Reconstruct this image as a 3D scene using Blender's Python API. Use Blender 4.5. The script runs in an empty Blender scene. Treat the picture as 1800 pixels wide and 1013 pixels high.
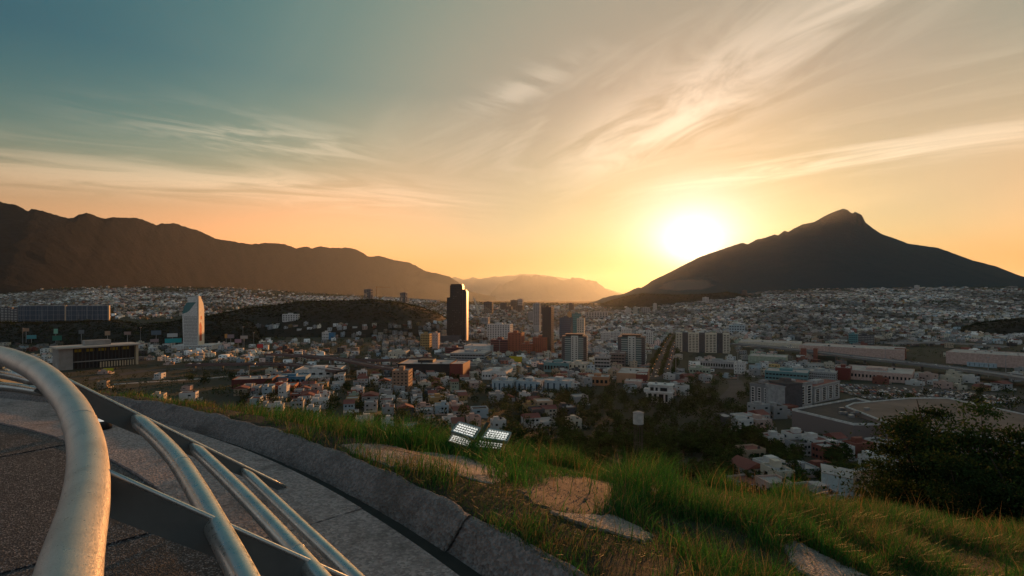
import bpy, math, random
import numpy as np
from mathutils import Vector, Matrix

random.seed(7); RNG = np.random.default_rng(11)
R = math.radians
sc = bpy.context.scene
COL = sc.collection

# ------------------------------------------------------------------ camera, sky, sun, exposure
F, HOR = 900.0, 528.0                       # focal length in photo pixels, horizon line
cam_d = bpy.data.cameras.new('camera'); cam = bpy.data.objects.new('camera', cam_d); COL.objects.link(cam)
cam_d.lens = 18; cam_d.sensor_width = 36; cam_d.shift_y = (HOR - 506.5) / 1800
cam_d.clip_start = 0.05; cam_d.clip_end = 200000
cam.location = (0, 0, 0); cam.rotation_euler = (R(90), 0, 0)
sc.camera = cam

SUN_V = Vector((318, 900, 80)).normalized()   # towards the sun, just over the mountain's left shoulder
SUN_EL = math.asin(SUN_V.z); SUN_AZ = math.atan2(SUN_V.x, SUN_V.y)
SUN_STRENGTH = 5.0
SKY_STRENGTH = 0.15
EXPOSURE = 0.35
SKY_GAIN = 0.65
HAZE_DENSITY = 0.92e-5

sl = bpy.data.lights.new('sun', 'SUN'); so = bpy.data.objects.new('sun', sl); COL.objects.link(so)
sl.energy = SUN_STRENGTH; sl.angle = R(0.6); sl.color = (1.0, 0.41, 0.13)
so.rotation_euler = SUN_V.to_track_quat('Z', 'Y').to_euler(); so.location = (0, 0, 50)

def build_world():
    w = bpy.data.worlds.new('World'); sc.world = w; w.use_nodes = True
    nt = w.node_tree; N = nt.nodes; L = nt.links; N.clear()
    def node(t, **k):
        n = N.new(t)
        for a, b in k.items(): setattr(n, a, b)
        return n
    def math_(op, a, b=None, c=None, clamp=False):
        n = node('ShaderNodeMath', operation=op, use_clamp=clamp)
        for i, v in enumerate((a, b, c)):
            if v is None: continue
            if isinstance(v, (int, float)): n.inputs[i].default_value = v
            else: L.new(v, n.inputs[i])
        return n.outputs[0]
    def vmath(op, a, b=None):
        n = node('ShaderNodeVectorMath', operation=op)
        for i, v in enumerate((a, b)):
            if v is None: continue
            if isinstance(v, (tuple, Vector)): n.inputs[i].default_value = tuple(v)
            else: L.new(v, n.inputs[i])
        return n
    def mix(f, a, b, bt='MIX'):
        n = node('ShaderNodeMix', data_type='RGBA', blend_type=bt)
        for sck, v in ((n.inputs[0], f), (n.inputs[6], a), (n.inputs[7], b)):
            if isinstance(v, (int, float)): sck.default_value = v
            elif isinstance(v, tuple): sck.default_value = (*v, 1)
            else: L.new(v, sck)
        return n.outputs[2]
    tc = node('ShaderNodeTexCoord'); D = tc.outputs['Generated']
    sky = node('ShaderNodeTexSky', sky_type='NISHITA', sun_disc=False)
    sky.sun_elevation = SUN_EL; sky.sun_rotation = SUN_AZ
    sky.altitude = 700; sky.air_density = 1.0; sky.dust_density = 1.2; sky.ozone_density = 1.0
    sep = node('ShaderNodeSeparateXYZ'); L.new(D, sep.inputs[0])
    z = math_('MAXIMUM', sep.outputs[2], 0.0)
    cosang = math_('MAXIMUM', vmath('DOT_PRODUCT', D, SUN_V).outputs['Value'], 0.0)
    # dusk sky: each channel an exponential of height above the horizon and nearness to the sun, over the Sky Texture
    zz = math_('MINIMUM', z, 0.37)
    cp = lambda e: math_('POWER', cosang, e)
    bell = math_('POWER', 2.71828, math_('MULTIPLY', math_('MULTIPLY', zz, zz), -1 / .07 ** 2))
    feats = [(zz, (-11.928, -4.707, -.361)), (math_('MULTIPLY', zz, zz), (1.211, .761, -.838)), (cp(2.0), (2.573, 1.66, 1.067)),
             (cp(8.0), (-4.683, -1.924, -.589)), (cp(30.0), (1.9, .9, -.02)), (cp(120.0), (-.12, .30, 1.4)), (cp(230.0), (.35, .42, .55)), (cp(700.0), (.5, .5, .5)),
             (math_('MULTIPLY', cp(4.0), zz), (12.509, 3.439, .41)), (bell, (-.049, -.468, -1.479)), (math_('MULTIPLY', cp(8.0), bell), (-.6, -1.35, -1.8)), (math_('MULTIPLY', math_('SUBTRACT', 1.0, cosang), math_('POWER', 2.71828, math_('MULTIPLY', math_('POWER', math_('SUBTRACT', zz, .15), 2.0), -1 / .07 ** 2))), (1.0, .25, -.05))]
    acc = (0.22, -.70, -1.69)
    for f, wv in feats:
        n = vmath('SCALE', wv); L.new(f, n.inputs['Scale'])
        acc = vmath('ADD', acc, n.outputs[0]).outputs[0]
    s3 = node('ShaderNodeSeparateXYZ'); L.new(acc, s3.inputs[0])
    cc = node('ShaderNodeCombineColor')
    for i in range(3): L.new(math_('MULTIPLY', math_('POWER', 2.71828, s3.outputs[i]), SKY_GAIN / SKY_STRENGTH), cc.inputs[i])
    veil = mix(1.0, cc.outputs[0], mix(1.0, sky.outputs[0], (.03, .03, .03), 'MULTIPLY'), 'ADD')
    # away from the sun the dusk turns from amber to blue grey
    sdot = vmath('DOT_PRODUCT', D, SUN_V).outputs['Value']
    away = node('ShaderNodeMapRange', interpolation_type='SMOOTHSTEP'); L.new(sdot, away.inputs[0]); away.inputs[1].default_value = .42; away.inputs[2].default_value = -.45
    lowz = math_('POWER', 2.71828, math_('MULTIPLY', z, -4.0))
    cool = mix(lowz, (.14 / SKY_STRENGTH, .19 / SKY_STRENGTH, .225 / SKY_STRENGTH), (.42 / SKY_STRENGTH, .405 / SKY_STRENGTH, .40 / SKY_STRENGTH))
    veil = mix(away.outputs[0], veil, cool)
    g1 = cp(5.0)
    # high cirrus layer: direction projected on a level cloud sheet
    inv = math_('DIVIDE', 1.0, math_('ADD', z, 0.06))
    comb = node('ShaderNodeCombineXYZ')
    L.new(math_('MULTIPLY', sep.outputs[0], inv), comb.inputs[0]); L.new(math_('MULTIPLY', sep.outputs[1], inv), comb.inputs[1])
    P = comb.outputs[0]
    def streak(rot, scale, seed, detail=9, rough=0.62, dist=0.6):
        m = node('ShaderNodeMapping', vector_type='TEXTURE'); L.new(P, m.inputs[0])
        m.inputs['Rotation'].default_value = (0, 0, R(rot)); m.inputs['Scale'].default_value = scale
        m.inputs['Location'].default_value = (seed, seed * .7, seed)
        n = node('ShaderNodeTexNoise'); L.new(m.outputs[0], n.inputs[0])
        n.inputs['Scale'].default_value = 1.0; n.inputs['Detail'].default_value = detail
        n.inputs['Roughness'].default_value = rough; n.inputs['Distortion'].default_value = dist
        return n.outputs[0]
    def gauss(cx, cy, rot, sx, sy):
        m = node('ShaderNodeMapping', vector_type='TEXTURE'); L.new(P, m.inputs[0])
        m.inputs['Location'].default_value = (cx, cy, 0); m.inputs['Rotation'].default_value = (0, 0, R(rot))
        m.inputs['Scale'].default_value = (sx, sy, 1)
        d = vmath('DOT_PRODUCT', m.outputs[0], m.outputs[0]).outputs['Value']
        return math_('POWER', 2.718, math_('MULTIPLY', d, -1.0))
    def ramp(v, a, b):
        n = node('ShaderNodeMapRange', interpolation_type='SMOOTHSTEP'); L.new(v, n.inputs[0])
        n.inputs[1].default_value = a; n.inputs[2].default_value = b
        return n.outputs[0]
    n1 = streak(-72, (.75, .30, 1), 3.1, rough=.58, dist=.8)      # the long streak over the sun
    n2 = streak(-40, (1.2, .30, 1), 9.4, dist=.8)
    n3 = streak(24, (1.0, .34, 1), 5.2, rough=.58, dist=1.0)
    n4 = streak(38, (.45, .15, 1), 1.7, rough=.60, dist=.45)
    n5 = streak(-55, (1.6, .5, 1), 12.3, dist=.7)
    parts = [(gauss(.74, 2.35, -72, .95, .30), ramp(n1, .30, .62), .95), (gauss(.98, 1.6, -70, .40, .12), ramp(n1, .36, .62), .9),
             (gauss(2.0, 2.75, -40, 1.2, .26), ramp(n2, .38, .66), .75), (gauss(1.75, 2.0, -58, 1.3, .6), ramp(n2, .40, .72), .22),
             (gauss(-2.2, 3.2, 24, 1.7, .50), ramp(n3, .34, .62), .9), (gauss(-1.32, 2.62, 25, .55, .30), ramp(n4, .40, .64), .8),
             (gauss(.02, 2.12, -48, .36, .10), ramp(n4, .40, .64), .45), (gauss(.55, 2.8, -60, 1.5, 1.3), ramp(n5, .45, .75), .35)]
    cl = math_('MULTIPLY', ramp(n5, .52, .85), 0.08)
    for g_, r_, k_ in parts: cl = math_('MAXIMUM', cl, math_('MULTIPLY', math_('MULTIPLY', g_, r_), k_))
    cl = math_('MULTIPLY', cl, ramp(z, 0.02, 0.16))
    lit = mix(1.0, mix(1.0, veil, (1.12, 1.12, 1.15), 'MULTIPLY'), mix(g1, (.30 / SKY_STRENGTH, .18 / SKY_STRENGTH, .11 / SKY_STRENGTH), (.48 / SKY_STRENGTH, .42 / SKY_STRENGTH, .34 / SKY_STRENGTH)), 'ADD')
    out = mix(math_('MULTIPLY', cl, .85, clamp=True), veil, lit)
    bg = node('ShaderNodeBackground'); L.new(out, bg.inputs[0]); bg.inputs[1].default_value = SKY_STRENGTH
    o = node('ShaderNodeOutputWorld'); L.new(bg.outputs[0], o.inputs[0])
    return w
build_world()

vs = sc.view_settings
sc.display_settings.display_device = 'sRGB'
vs.view_transform = 'Standard'; vs.look = 'None'; vs.exposure = EXPOSURE; vs.gamma = 1.0; vs.use_curve_mapping = False
sc.cycles.use_denoising = True
sc.cycles.max_bounces = 5; sc.cycles.diffuse_bounces = 2; sc.cycles.glossy_bounces = 3; sc.cycles.transmission_bounces = 3
sc.cycles.volume_bounces = 0; sc.cycles.transparent_max_bounces = 6
sc.cycles.sample_clamp_indirect = 6.0

# ------------------------------------------------------------------ materials
MATS = {}
def mat(name, c, rough=0.85, metal=0.0, var=0.0, scale=1.0, bump=0.0, attr=False, c2=None, detail=5, emit=None, spec=0.3, coords='Object', transl=0.0):
    if name in MATS: return MATS[name]
    m = bpy.data.materials.new(name); m.use_nodes = True; nt = m.node_tree; N = nt.nodes; L = nt.links
    b = N['Principled BSDF']; b.inputs['Roughness'].default_value = rough; b.inputs['Metallic'].default_value = metal
    b.inputs['Specular IOR Level'].default_value = spec
    b.inputs['Base Color'].default_value = (*c, 1)
    src = None
    if attr:
        a = N.new('ShaderNodeAttribute'); a.attribute_name = 'Col'; src = a.outputs['Color']
    if var or c2:
        t = N.new('ShaderNodeTexCoord'); n = N.new('ShaderNodeTexNoise'); L.new(t.outputs[coords], n.inputs[0])
        n.inputs['Scale'].default_value = scale; n.inputs['Detail'].default_value = detail; n.inputs['Roughness'].default_value = .62
        r = N.new('ShaderNodeMapRange'); L.new(n.outputs[0], r.inputs[0])
        r.inputs[1].default_value = .32; r.inputs[2].default_value = .68
        if c2:
            x = N.new('ShaderNodeMix'); x.data_type = 'RGBA'; L.new(r.outputs[0], x.inputs[0])
            x.inputs[6].default_value = (*c, 1); x.inputs[7].default_value = (*c2, 1); col = x.outputs[2]
        else:
            r.inputs[3].default_value = 1 - var; r.inputs[4].default_value = 1 + var
            x = N.new('ShaderNodeMix'); x.data_type = 'RGBA'; x.blend_type = 'MULTIPLY'; x.inputs[0].default_value = 1
            if src is not None: L.new(src, x.inputs[6])
            else: x.inputs[6].default_value = (*c, 1)
            L.new(r.outputs[0], x.inputs[7]); col = x.outputs[2]
        L.new(col, b.inputs['Base Color']); src = col
        if bump:
            bp = N.new('ShaderNodeBump'); bp.inputs['Strength'].default_value = bump; bp.inputs['Distance'].default_value = 0.4 / max(scale, .01)
            L.new(n.outputs[0], bp.inputs['Height']); L.new(bp.outputs[0], b.inputs['Normal'])
    elif src is not None: L.new(src, b.inputs['Base Color'])
    if transl:
        tr = N.new('ShaderNodeBsdfTranslucent'); ms = N.new('ShaderNodeMixShader'); ms.inputs[0].default_value = transl
        if src is not None: L.new(src, tr.inputs[0])
        else: tr.inputs[0].default_value = (*c, 1)
        L.new(b.outputs[0], ms.inputs[1]); L.new(tr.outputs[0], ms.inputs[2]); L.new(ms.outputs[0], N['Material Output'].inputs[0])
    if emit:
        b.inputs['Emission Color'].default_value = (*emit[0], 1); b.inputs['Emission Strength'].default_value = emit[1]
    MATS[name] = m
    return m

# ------------------------------------------------------------------ mesh helpers
def tag(o, label=None, cat=None, group=None, kind=None):
    if label: o['label'] = label
    if cat: o['category'] = cat
    if group: o['group'] = group
    if kind: o['kind'] = kind
    return o
def link(o, parent=None):
    COL.objects.link(o)
    if parent is not None: o.parent = parent
    return o
def empty(name, loc, rz=0.0):
    o = bpy.data.objects.new(name, None); o.location = loc; o.rotation_euler = (0, 0, rz); o.empty_display_size = .5
    return link(o)
class MB:
    """collects boxes, bars, tubes, polygons and links them as one mesh object"""
    def __init__(s): s.v = []; s.f = []; s.m = []
    def add(s, vs, fs, mi=0):
        k = len(s.v); s.v += [tuple(p) for p in vs]; s.f += [tuple(i + k for i in f) for f in fs]; s.m += [mi] * len(fs); return s
    def box(s, x0, x1, y0, y1, z0, z1, mi=0, top=1.0):
        cx, cy = (x0 + x1) / 2, (y0 + y1) / 2; a, b = (x1 - x0) / 2, (y1 - y0) / 2
        vs = [(cx - a, cy - b, z0), (cx + a, cy - b, z0), (cx + a, cy + b, z0), (cx - a, cy + b, z0)]
        a *= top; b *= top
        vs += [(cx - a, cy - b, z1), (cx + a, cy - b, z1), (cx + a, cy + b, z1), (cx - a, cy + b, z1)]
        return s.add(vs, [(3, 2, 1, 0), (4, 5, 6, 7), (0, 1, 5, 4), (1, 2, 6, 5), (2, 3, 7, 6), (3, 0, 4, 7)], mi)
    def prism(s, pts, z0, z1, mi=0):
        n = len(pts)
        zz0 = z0 if hasattr(z0, '__len__') else [z0] * n; zz1 = z1 if hasattr(z1, '__len__') else [z1] * n
        vs = [(p[0], p[1], zz0[i]) for i, p in enumerate(pts)] + [(p[0], p[1], zz1[i]) for i, p in enumerate(pts)]
        fs = [tuple(range(n - 1, -1, -1)), tuple(range(n, 2 * n))] + [(i, (i + 1) % n, n + (i + 1) % n, n + i) for i in range(n)]
        return s.add(vs, fs, mi)
    def tube(s, pts, r, n=10, mi=0, cap=True):
        pts = [Vector(p) for p in pts]; rs = r if hasattr(r, '__len__') else [r] * len(pts)
        vs = []; up = Vector((0, 0, 1))
        for i, p in enumerate(pts):
            t = (pts[min(i + 1, len(pts) - 1)] - pts[max(i - 1, 0)]).normalized()
            u = t.cross(up)
            if u.length < 1e-3: u = Vector((1, 0, 0))
            u.normalize(); w = u.cross(t).normalized()
            for k in range(n):
                a = 2 * math.pi * k / n; vs.append(p + rs[i] * (math.cos(a) * u + math.sin(a) * w))
        fs = [(i * n + k, i * n + (k + 1) % n, (i + 1) * n + (k + 1) % n, (i + 1) * n + k) for i in range(len(pts) - 1) for k in range(n)]
        if cap: fs += [tuple(range(n - 1, -1, -1)), tuple((len(pts) - 1) * n + k for k in range(n))]
        return s.add(vs, fs, mi)
    def mesh(s, name, mats, smooth=False):
        me = bpy.data.meshes.new(name); me.from_pydata(s.v, [], s.f)
        mats = mats if isinstance(mats, (list, tuple)) else [mats]
        for m in mats: me.materials.append(m)
        if len(mats) > 1: me.polygons.foreach_set('material_index', s.m)
        if smooth: me.polygons.foreach_set('use_smooth', [True] * len(me.polygons))
        me.update(); return me
    def build(s, name, mats, parent=None, smooth=False, loc=None, rz=None):
        o = bpy.data.objects.new(name, s.mesh(name, mats, smooth))
        if loc is not None: o.location = loc
        if rz is not None: o.rotation_euler = (0, 0, rz)
        return link(o, parent)
def np_mesh(name, verts, faces, m, cols=None, smooth=False, parent=None):
    """verts (n,3), faces (k,3|4), optional colour per face"""
    verts = np.asarray(verts, np.float32); faces = np.asarray(faces, np.int32); k, q = faces.shape
    me = bpy.data.meshes.new(name); me.vertices.add(len(verts)); me.vertices.foreach_set('co', verts.ravel())
    me.loops.add(k * q); me.loops.foreach_set('vertex_index', faces.ravel())
    me.polygons.add(k); me.polygons.foreach_set('loop_start', np.arange(0, k * q, q, dtype=np.int32))
    me.polygons.foreach_set('loop_total', np.full(k, q, np.int32))
    if smooth: me.polygons.foreach_set('use_smooth', np.ones(k, bool))
    me.update(calc_edges=True)
    if cols is not None:
        a = me.color_attributes.new('Col', 'FLOAT_COLOR', 'CORNER')
        c = np.ones((k, q, 4), np.float32); c[:, :, :3] = np.asarray(cols)[:, None, :]
        a.data.foreach_set('color', c.ravel())
    for mm in (m if isinstance(m, (list, tuple)) else [m]): me.materials.append(mm)
    return link(bpy.data.objects.new(name, me), parent)

# ------------------------------------------------------------------ terrain functions (all vectorised)
def _hash(ix, iy, seed):
    h = (ix.astype(np.int64) * 374761393 + iy.astype(np.int64) * 668265263 + seed * 982451653) & 0xffffffff
    h = ((h ^ (h >> 13)) * 1274126177) & 0xffffffff
    return ((h ^ (h >> 16)) & 0xffffff) / float(0xffffff)
def vnoise(x, y, seed=0):
    x = np.asarray(x, float); y = np.asarray(y, float)
    ix = np.floor(x); iy = np.floor(y); fx = x - ix; fy = y - iy
    fx = fx * fx * (3 - 2 * fx); fy = fy * fy * (3 - 2 * fy)
    a = _hash(ix, iy, seed); b = _hash(ix + 1, iy, seed); c = _hash(ix, iy + 1, seed); d = _hash(ix + 1, iy + 1, seed)
    return (a + (b - a) * fx) * (1 - fy) + (c + (d - c) * fx) * fy
def fbm(x, y, seed=0, oct=5, gain=.5):
    s = 0; a = 1; t = 0
    for i in range(oct):
        s = s + a * vnoise(x * 2 ** i, y * 2 ** i, seed + i * 17); t += a; a *= gain
    return s / t
def ridged(x, y, seed=0, oct=5):
    s = 0; a = 1; t = 0
    for i in range(oct):
        s = s + a * (1 - np.abs(2 * vnoise(x * 2 ** i, y * 2 ** i, seed + i * 31) - 1)); t += a; a *= .5
    return s / t
def sstep(a, b, x):
    t = np.clip((x - a) / (b - a), 0, 1); return t * t * (3 - 2 * t)

CEN = np.array([-12.516, -7.220]); DR = -12.166   # centre of the round lookout; radii below are reckoned from 12 m inside it
PLZ = -1.53                                  # plaza level (camera is eye-high above it)
def polar(r, deg): return (CEN[0] + (r + DR) * math.cos(R(deg)), CEN[1] + (r + DR) * math.sin(R(deg)))
PROF_Y = [0, 10, 60, 130, 172, 268, 450, 650, 1500, 90000]
PROF_Z = [0, 0, -25, -59, -64, -75, -88, -95, -95, -95]
TOP_PX = [-1500, 0, 150, 400, 600, 780, 1020, 1130, 1250, 1400, 1800, 3500]
TOP_PY = [514, 514, 504, 506, 518, 530, 534, 534, 522, 509, 503, 503]
def base_ground(x, y):
    x = np.asarray(x, float); y = np.asarray(y, float)
    rc = np.hypot(x - CEN[0], y - CEN[1]) - DR
    s = y + (np.maximum(y, rc - 26.6) - y) * sstep(2.2, -4, y)
    xx = np.clip(x, -9, 14)
    sq = np.minimum(s, 10.0)
    near = -1.45 - .15 * xx + .10 * sq - .0296 * np.maximum(sq, 0) ** 2
    near = near + .10 * (fbm(x * .9, y * .9, 3, 3) - .5) * sstep(28.6, 30, rc)
    far = np.interp(s, PROF_Y, PROF_Z)
    z = near + far + np.where(s > 40, (fbm(x / 60, y / 60, 5, 3) - .5) * 6 * (sstep(40, 120, s) - sstep(300, 700, s) * .9), 0)
    z = np.where(s > 100, z - (-1.45 - .15 * xx + 1.0 - 2.96) * sstep(100, 650, s), z)
    # valley floor climbing to the foot of the mountains
    px = 900 + F * x / np.maximum(y, 1.0)
    top = -(np.interp(px, TOP_PX, TOP_PY) - HOR) / F
    Yt = 4200.0
    rise = np.clip((y - 1500) / (Yt - 1500), 0, 1) ** 1.25
    z = z + rise * (top * Yt + 95)
    # the rim of the lookout
    z = np.where(rc < 28.36, -2.3, np.where(rc < 29.4, z + (-1.45 - z) * sstep(29.4, 28.5, rc) * sstep(24, 12, y), z))
    return z
class Hill:
    def __init__(s, name, sky, Yf, Yr, Yb, noise=6, p=1.0, seed=1, scale=120):
        s.name = name; s.px = [a for a, b in sky]; s.py = [b for a, b in sky]; s.Yf, s.Yr, s.Yb = Yf, Yr, Yb; s.noise = noise; s.p = p; s.seed = seed; s.scale = scale
    def z(s, x, y):
        x = np.asarray(x, float); y = np.asarray(y, float)
        px = 900 + F * x / np.maximum(y, 1.0)
        zr = -(np.interp(px, s.px, s.py) - HOR) / F * s.Yr
        t = np.clip((y - s.Yf) / (s.Yr - s.Yf), 0, 1); b = np.clip((s.Yb - y) / (s.Yb - s.Yr), 0, 1)
        k = np.minimum(t, b); k = np.sin(k * math.pi / 2) ** s.p
        ends = sstep(s.px[0], s.px[0] + 40, px) * sstep(s.px[-1], s.px[-1] - 40, px)
        base = -130.0
        z = base + (zr - base) * k * ends + s.noise * (fbm(x / s.scale, y / s.scale, s.seed, 4) - .5) * 2 * k
        return np.where((k <= 0) | (ends <= 0), -400.0, z)
HILLS = [
    Hill('forested_dome_hill', [(300, 575), (330, 566), (370, 556), (400, 549), (430, 544), (470, 539), (490, 536), (520, 532), (560, 530), (600, 529), (660, 528), (700, 532), (740, 541), (770, 551), (790, 563), (830, 590)], 1230, 1750, 2300, 5, .9, 3, 90),
    Hill('forested_ridge', [(-700, 556), (-300, 560), (0, 567), (100, 567), (200, 564), (250, 571), (300, 566), (330, 560), (380, 558), (440, 566), (480, 580)], 1010, 1300, 1480, 4, .8, 9, 60),
    Hill('foothill', [(990, 552), (1015, 546), (1040, 541), (1070, 531), (1100, 522), (1130, 518), (1160, 518), (1200, 519), (1240, 518), (1280, 514), (1310, 519), (1350, 532), (1400, 545)], 3300, 4000, 4700, 8, .9, 14, 200),
    Hill('wooded_knoll', [(1660, 590), (1690, 577), (1720, 569), (1760, 563), (1800, 561), (1900, 563), (2050, 580)], 1330, 1560, 1800, 4, .9, 21, 60),
]
def ground(x, y):
    z = base_ground(x, y)
    for h in HILLS: z = np.maximum(z, h.z(x, y))
    return z
def G(x, y): return float(ground(np.array([x]), np.array([y]))[0])
def P(px, py, Y): return Vector(((px - 900) / F * Y, Y, -(py - HOR) / F * Y))
_YS = np.concatenate([np.linspace(60, 700, 1600), np.linspace(700, 6000, 2600)])
def hit(px, py, lift=0.0):
    """where a line of sight meets the ground beyond the hilltop"""
    u = (px - 900) / F; s = (py - HOR) / F
    zz = ground(u * _YS, _YS) + lift
    below = -s * _YS <= zz
    idx = np.nonzero(below & (_YS > 140))[0]
    Y = float(_YS[idx[0]]) if len(idx) else 4000.0
    return u * Y, Y, -s * Y
def project(x, y, z): return 900 + F * x / y, HOR - F * z / y

# ------------------------------------------------------------------ ground sheet
def build_ground():
    m = mat('ground', (.042, .038, .028), .95, c2=(.020, .028, .013), scale=.03, detail=8)
    N = m.node_tree.nodes; L = m.node_tree.links; b = N['Principled BSDF']          # clods and litter at hand's breadth
    t = N.new('ShaderNodeTexCoord'); n = N.new('ShaderNodeTexNoise'); L.new(t.outputs['Object'], n.inputs[0]); n.inputs['Scale'].default_value = 7; n.inputs['Detail'].default_value = 9; n.inputs['Roughness'].default_value = .75
    r = N.new('ShaderNodeMapRange'); L.new(n.outputs[0], r.inputs[0]); r.inputs[1].default_value = .3; r.inputs[2].default_value = .7; r.inputs[3].default_value = .35; r.inputs[4].default_value = 1.7
    x = N.new('ShaderNodeMix'); x.data_type = 'RGBA'; x.blend_type = 'MULTIPLY'; x.inputs[0].default_value = 1
    L.new(b.inputs['Base Color'].links[0].from_socket, x.inputs[6]); L.new(r.outputs[0], x.inputs[7]); L.new(x.outputs[2], b.inputs['Base Color'])
    bp = N.new('ShaderNodeBump'); bp.inputs['Strength'].default_value = .9; bp.inputs['Distance'].default_value = .05; L.new(n.outputs[0], bp.inputs['Height']); L.new(bp.outputs[0], b.inputs['Normal'])
    ang = np.concatenate([np.radians(np.linspace(-58, 58, 270)), np.radians(np.linspace(62, 298, 50))])
    ang = np.pi / 2 - ang
    rad = np.concatenate([[0.0], np.linspace(1.5, 16, 110), np.geomspace(16.3, 700, 100), np.geomspace(730, 5200, 90), np.geomspace(5600, 60000, 16)])
    A, Rr = np.meshgrid(ang, rad, indexing='ij')
    X, Y = Rr * np.cos(A), Rr * np.sin(A)
    Z = base_ground(X, Y)
    Z = np.where(Y < 0, np.where(Rr > 60, np.maximum(Z, -95), Z), Z)
    na, nr = X.shape
    idx = np.arange(na * nr).reshape(na, nr)
    nx = np.roll(idx, -1, axis=0)
    fs = np.stack([idx[:, :-1], idx[:, 1:], nx[:, 1:], nx[:, :-1]], -1).reshape(-1, 4)[:, ::-1]
    o = np_mesh('ground', np.stack([X, Y, Z], -1).reshape(-1, 3), fs, m, smooth=True)
    tag(o, kind='structure')
build_ground()

def build_hills():
    m = mat('forest_floor', (.009, .012, .009), .95, c2=(.013, .013, .010), scale=.03, detail=8)
    for h in HILLS:
        nu, nv = 150, 60
        U = np.linspace(h.px[0], h.px[-1], nu); V = np.linspace(h.Yf, h.Yb, nv)
        UU, YY = np.meshgrid(U, V, indexing='ij'); XX = (UU - 900) / F * YY
        ZZ = h.z(XX, YY); ZZ = np.maximum(ZZ, base_ground(XX, YY) - 12)
        idx = np.arange(nu * nv).reshape(nu, nv)
        fs = np.stack([idx[:-1, :-1], idx[1:, :-1], idx[1:, 1:], idx[:-1, 1:]], -1).reshape(-1, 4)
        tag(np_mesh(h.name, np.stack([XX, YY, ZZ], -1).reshape(-1, 3), fs, m, smooth=True), kind='structure')
build_hills()

# ------------------------------------------------------------------ mountains
def mountain(name, sky, Yr, depth, back, seed, amp, m, nu=300, nt=80, p=1.25, foot=None, rough=1.0, jag=0.0):
    """a ridge with spurs and gullies: foot in front, far flank behind"""
    px = np.array([a for a, b in sky], float); py = np.array([b for a, b in sky], float)
    U = np.linspace(px[0], px[-1], nu); S = np.interp(U, px, py)
    Yrr = np.array([Yr(a) for a in U]) + (fbm(U / 40, U * 0, seed, 3) - .5) * depth * .03
    S = S + jag * (fbm(U / 5.0, U * 0 + 3, seed + 5, 4) - .5) * 2
    Xr = (U - 900) / F * Yrr; Zr = -(S - HOR) / F * Yrr
    t = np.concatenate([np.linspace(0, 1, nt), 1 + np.linspace(0, 1, 18)[1:]])
    ker = np.hanning(2 * (nu // 8) + 1); ker /= ker.sum(); Zs = np.convolve(np.pad(Zr, nu // 8, mode='edge'), ker, 'valid')
    T, _ = np.meshgrid(t, U, indexing='xy'); T = T  # (nu, nt)
    Yc = Yrr[:, None] - depth * (1 - np.minimum(T, 1)) + back * np.maximum(T - 1, 0)
    Xc = (U[:, None] - 900) / F * (Yrr[:, None] - depth * .8 * (1 - np.minimum(T, 1)) + back * .6 * np.maximum(T - 1, 0))
    Zf = base_ground(Xc, Yc) - 25 if foot is None else np.full_like(Xc, foot)
    k = np.where(T <= 1, T ** p, 1 - (T - 1) ** 1.1)
    Ze = Zs[:, None] + (Zr - Zs)[:, None] * np.where(T <= 1, T, np.maximum(2 - T, 0)) ** 9
    Z = Zf + (Ze - Zf) * k
    env = np.clip(np.minimum(T, 1) * (1 - np.minimum(T, 1)) * 4, 0, 1) + np.where(T > 1, np.clip((T - 1) * (2 - T) * 4, 0, 1), 0)
    s = 1.0 / (amp * 6)
    sp = ridged(Xc * s + 1.7 * fbm(Xc * s, Yc * s, seed + 3, 3), Yc * s * .45, seed, 6)
    fine = fbm(Xc * s * 5, Yc * s * 5, seed + 8, 4) - .5
    hh = np.maximum(Zr[:, None] - Zf, 10) / (np.max(Zr) + 120)
    Z = Z + env * hh * (amp * 1.25 * (sp - .78) + amp * .35 * rough * fine)
    Z = np.where((T > .02) & (T < .999), Z + hh * amp * .10 * rough * (fbm(Xc * s * 16, Yc * s * 16, seed + 2, 3) - .5) * np.clip((1 - T) * 6, 0, 1), Z)
    nn = len(t); idx = np.arange(nu * nn).reshape(nu, nn)
    fs = np.stack([idx[:-1, :-1], idx[1:, :-1], idx[1:, 1:], idx[:-1, 1:]], -1).reshape(-1, 4)
    o = np_mesh(name, np.stack([Xc, Yc, Z], -1).reshape(-1, 3), fs, m, smooth=False)
    return tag(o, kind='structure')
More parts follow.
